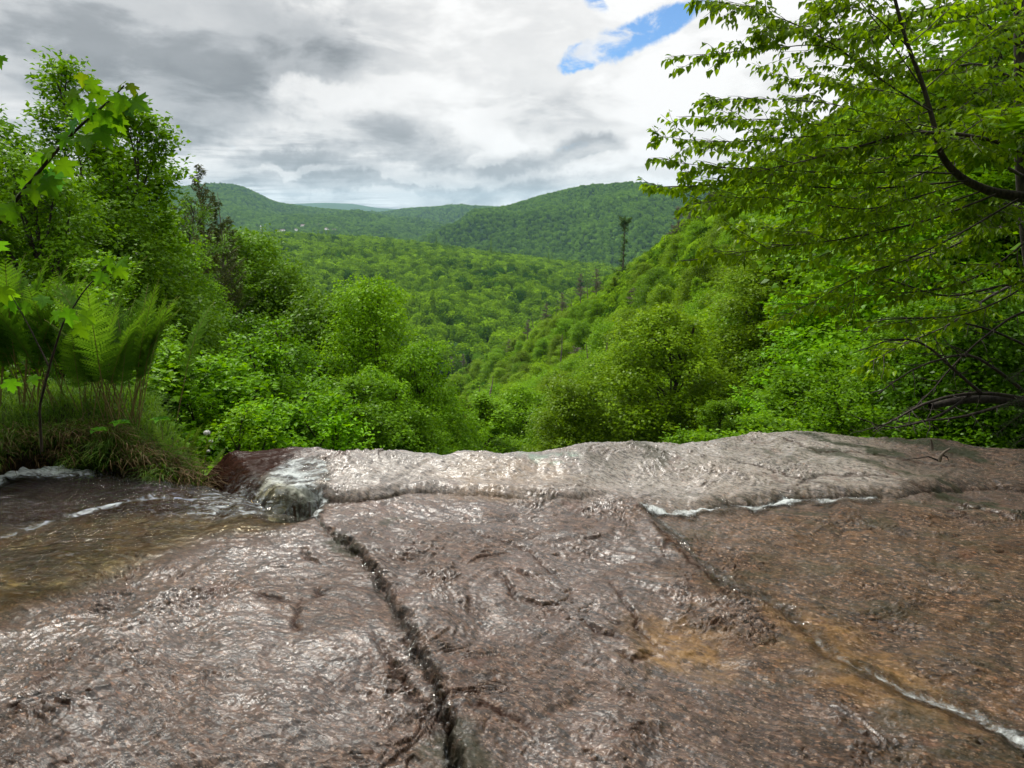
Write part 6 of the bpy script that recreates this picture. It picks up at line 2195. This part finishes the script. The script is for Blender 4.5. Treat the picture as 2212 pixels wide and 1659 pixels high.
# bare tangled limbs
tb = at(2270, 1010, 6.3)
e = empty('dead_tangle', tb, 'tangle of bare dark limbs at the right above the wet rock', 'dead tree')
for k, (px, y0, y1, r0, r1) in enumerate([
    ([(2290, 905), (2212, 862), (2100, 850), (2010, 870), (1940, 905), (1890, 930)], 6.3, 5.8, .024, .005),
    ([(2120, 850), (2060, 800), (1990, 745), (1920, 735), (1850, 760)], 6.1, 6.0, .017, .003),
    ([(2290, 790), (2180, 730), (2090, 700), (1990, 685), (1900, 690), (1860, 715)], 6.5, 6.2, .014, .003),
    ([(2230, 860), (2140, 790), (2080, 770), (1980, 800), (1900, 850)], 6.2, 5.7, .018, .004),
    ([(2280, 650), (2180, 690), (2080, 770), (2010, 850), (1960, 900)], 6.4, 6.0, .014, .003),
    ([(2250, 600), (2150, 620), (2040, 640), (1930, 610), (1860, 600)], 6.5, 6.5, .016, .003),
    ([(2100, 850), (2020, 900), (1930, 920), (1860, 900)], 6.1, 5.6, .016, .003),
    ([(2212, 865), (2080, 900), (1990, 915)], 6.0, 5.8, .02, .004)]):
    pts = rel(polyline3(px, y0, y1, 34, 0.006, rg))
    leafy_branch(e, pts, r0, r1, rg, dens=1.1, twl=0.5, bare=True)
log = rel(polyline3([(2420, 905), (2212, 868), (2100, 862), (2010, 878)], 6.8, 6.2, 24))
a = Acc()
a.tube(log, np.linspace(0.07, 0.03, 24), 10)
link('log', a.mesh('dead_log', M_BARK), e)

# hemlock sprays at the right edge
tb = at(2320, 1000, 5.2)
e = empty('hemlock', tb, 'hemlock with flat dark needle sprays at the right picture edge', 'hemlock')
a = Acc()
a.tube(rel(polyline3([(2320, 1000), (2300, 800), (2290, 500), (2285, 200)], 5.2, 5.2, 12)), np.linspace(.05, .03, 12), 7)
link('trunk', a.mesh('hemlock_trunk', M_BARK), e)
for px in [[(2310, 860), (2250, 870), (2200, 900), (2150, 940)], [(2310, 900), (2250, 925), (2200, 955), (2160, 985)], [(2310, 820), (2250, 830), (2205, 860), (2170, 880)], [(2310, 700), (2260, 700), (2220, 730)], [(2310, 760), (2260, 770), (2210, 800), (2180, 820)], [(2300, 940), (2260, 960), (2225, 990)]]:
    pts = rel(polyline3(px, 5.2, 4.9, 20))
    w, lf = Acc(), Acc()
    w.tube(pts, np.linspace(.008, .0015, 20), 5)
    P, Dn = [], []
    for k in range(42):
        i = rg.integers(2, 19)
        td = unit(pts[i] - pts[i - 1])
        sd_ = unit(np.cross(td, (0, 0, 1.))) * (1 if k % 2 else -1)
        tw = curve(pts[i], td * .8 + sd_ * .7 + (0, 0, -.15), 0.16 * (1.1 - i / 24), 6, rg, -.04, .06)
        w.tube(tw, np.linspace(.0016, .0008, 7), 3)
        for q in range(40):
            s = rg.random() * 5.99
            j = int(s)
            pp = tw[j] + (tw[j + 1] - tw[j]) * (s - j)
            t2 = unit(tw[j + 1] - tw[j])
            s2 = unit(np.cross(t2, (0, 0, 1.))) * (1 if q % 2 else -1)
            P.append(pp)
            Dn.append(unit(t2 * .4 + s2 + rg.normal(0, .1, 3)))
    leaves(lf, np.array(P), np.array(Dn), np.tile([0, 0, 1.], (len(P), 1)), np.full(len(P), .016), 0.12, rg)
    b = link('branch', w.mesh('hemlock_wood', M_BARK), e)
    link('foliage', lf.mesh('hemlock_needles', M_NEEDLE), b)

# sticks lying on the rock
sb = at(2028, 995, 3.55)
for nm, lb, pl_, r_ in [('stick', 'crooked forked dead stick standing up on the wet rock', [[(2028, 997), (2032, 985), (2040, 976), (2052, 969)], [(2034, 983), (2045, 986), (2050, 996)], [(2028, 995), (2005, 986), (1980, 990), (1960, 992)]], .012),
                        ('stick', 'short upright pale stick stub on the wet rock', [[(2014, 970), (2013, 958), (2011, 950)]], .009)]:
    z0 = 3.62 if 'crooked' in lb else 3.78
    pts0 = at(pl_[0][0][0], pl_[0][0][1], z0)
    pts0[2] = rock_h(np.array([pts0[0]]), np.array([pts0[1]]), False)[0] if False else pts0[2]
    e = empty(nm, pts0, lb, 'stick')
    for q, pp in enumerate(pl_):
        a = Acc()
        c = np.array([at(x, y, z0) for x, y in pp]) - pts0
        s = np.linspace(0, len(c) - 1, 10)
        c = np.stack([np.interp(s, np.arange(len(c)), c[:, k]) for k in range(3)], -1)
        a.tube(c, np.linspace(r_ if q == 0 else r_ * .5, r_ * .45 if q == 0 else .002, 10), 6)
        link('twig', a.mesh('stick_twig', M_SNAG if q == 0 else M_BARK), e)

# ================================================================== air
M_HAZE, t, out = material('haze')
vp = t.new('ShaderNodeVolumePrincipled')
vp.inputs['Color'].default_value = (0.50, 0.80, 1.0, 1)
vp.inputs['Density'].default_value = 4.3e-5
vp.inputs['Anisotropy'].default_value = 0.2
t.l.new(vp.outputs[0], out.inputs['Volume'])
a = Acc()
box(a, (0, 6500, -206), (26000, 14000, 206 + 330))
hz = link('haze', mesh_np('haze', np.concatenate(a.v), [a.f[0]], M_HAZE))
hz.display_type = 'WIRE'
tag(hz, 'thin blue air over the whole valley', 'haze', None, 'stuff')
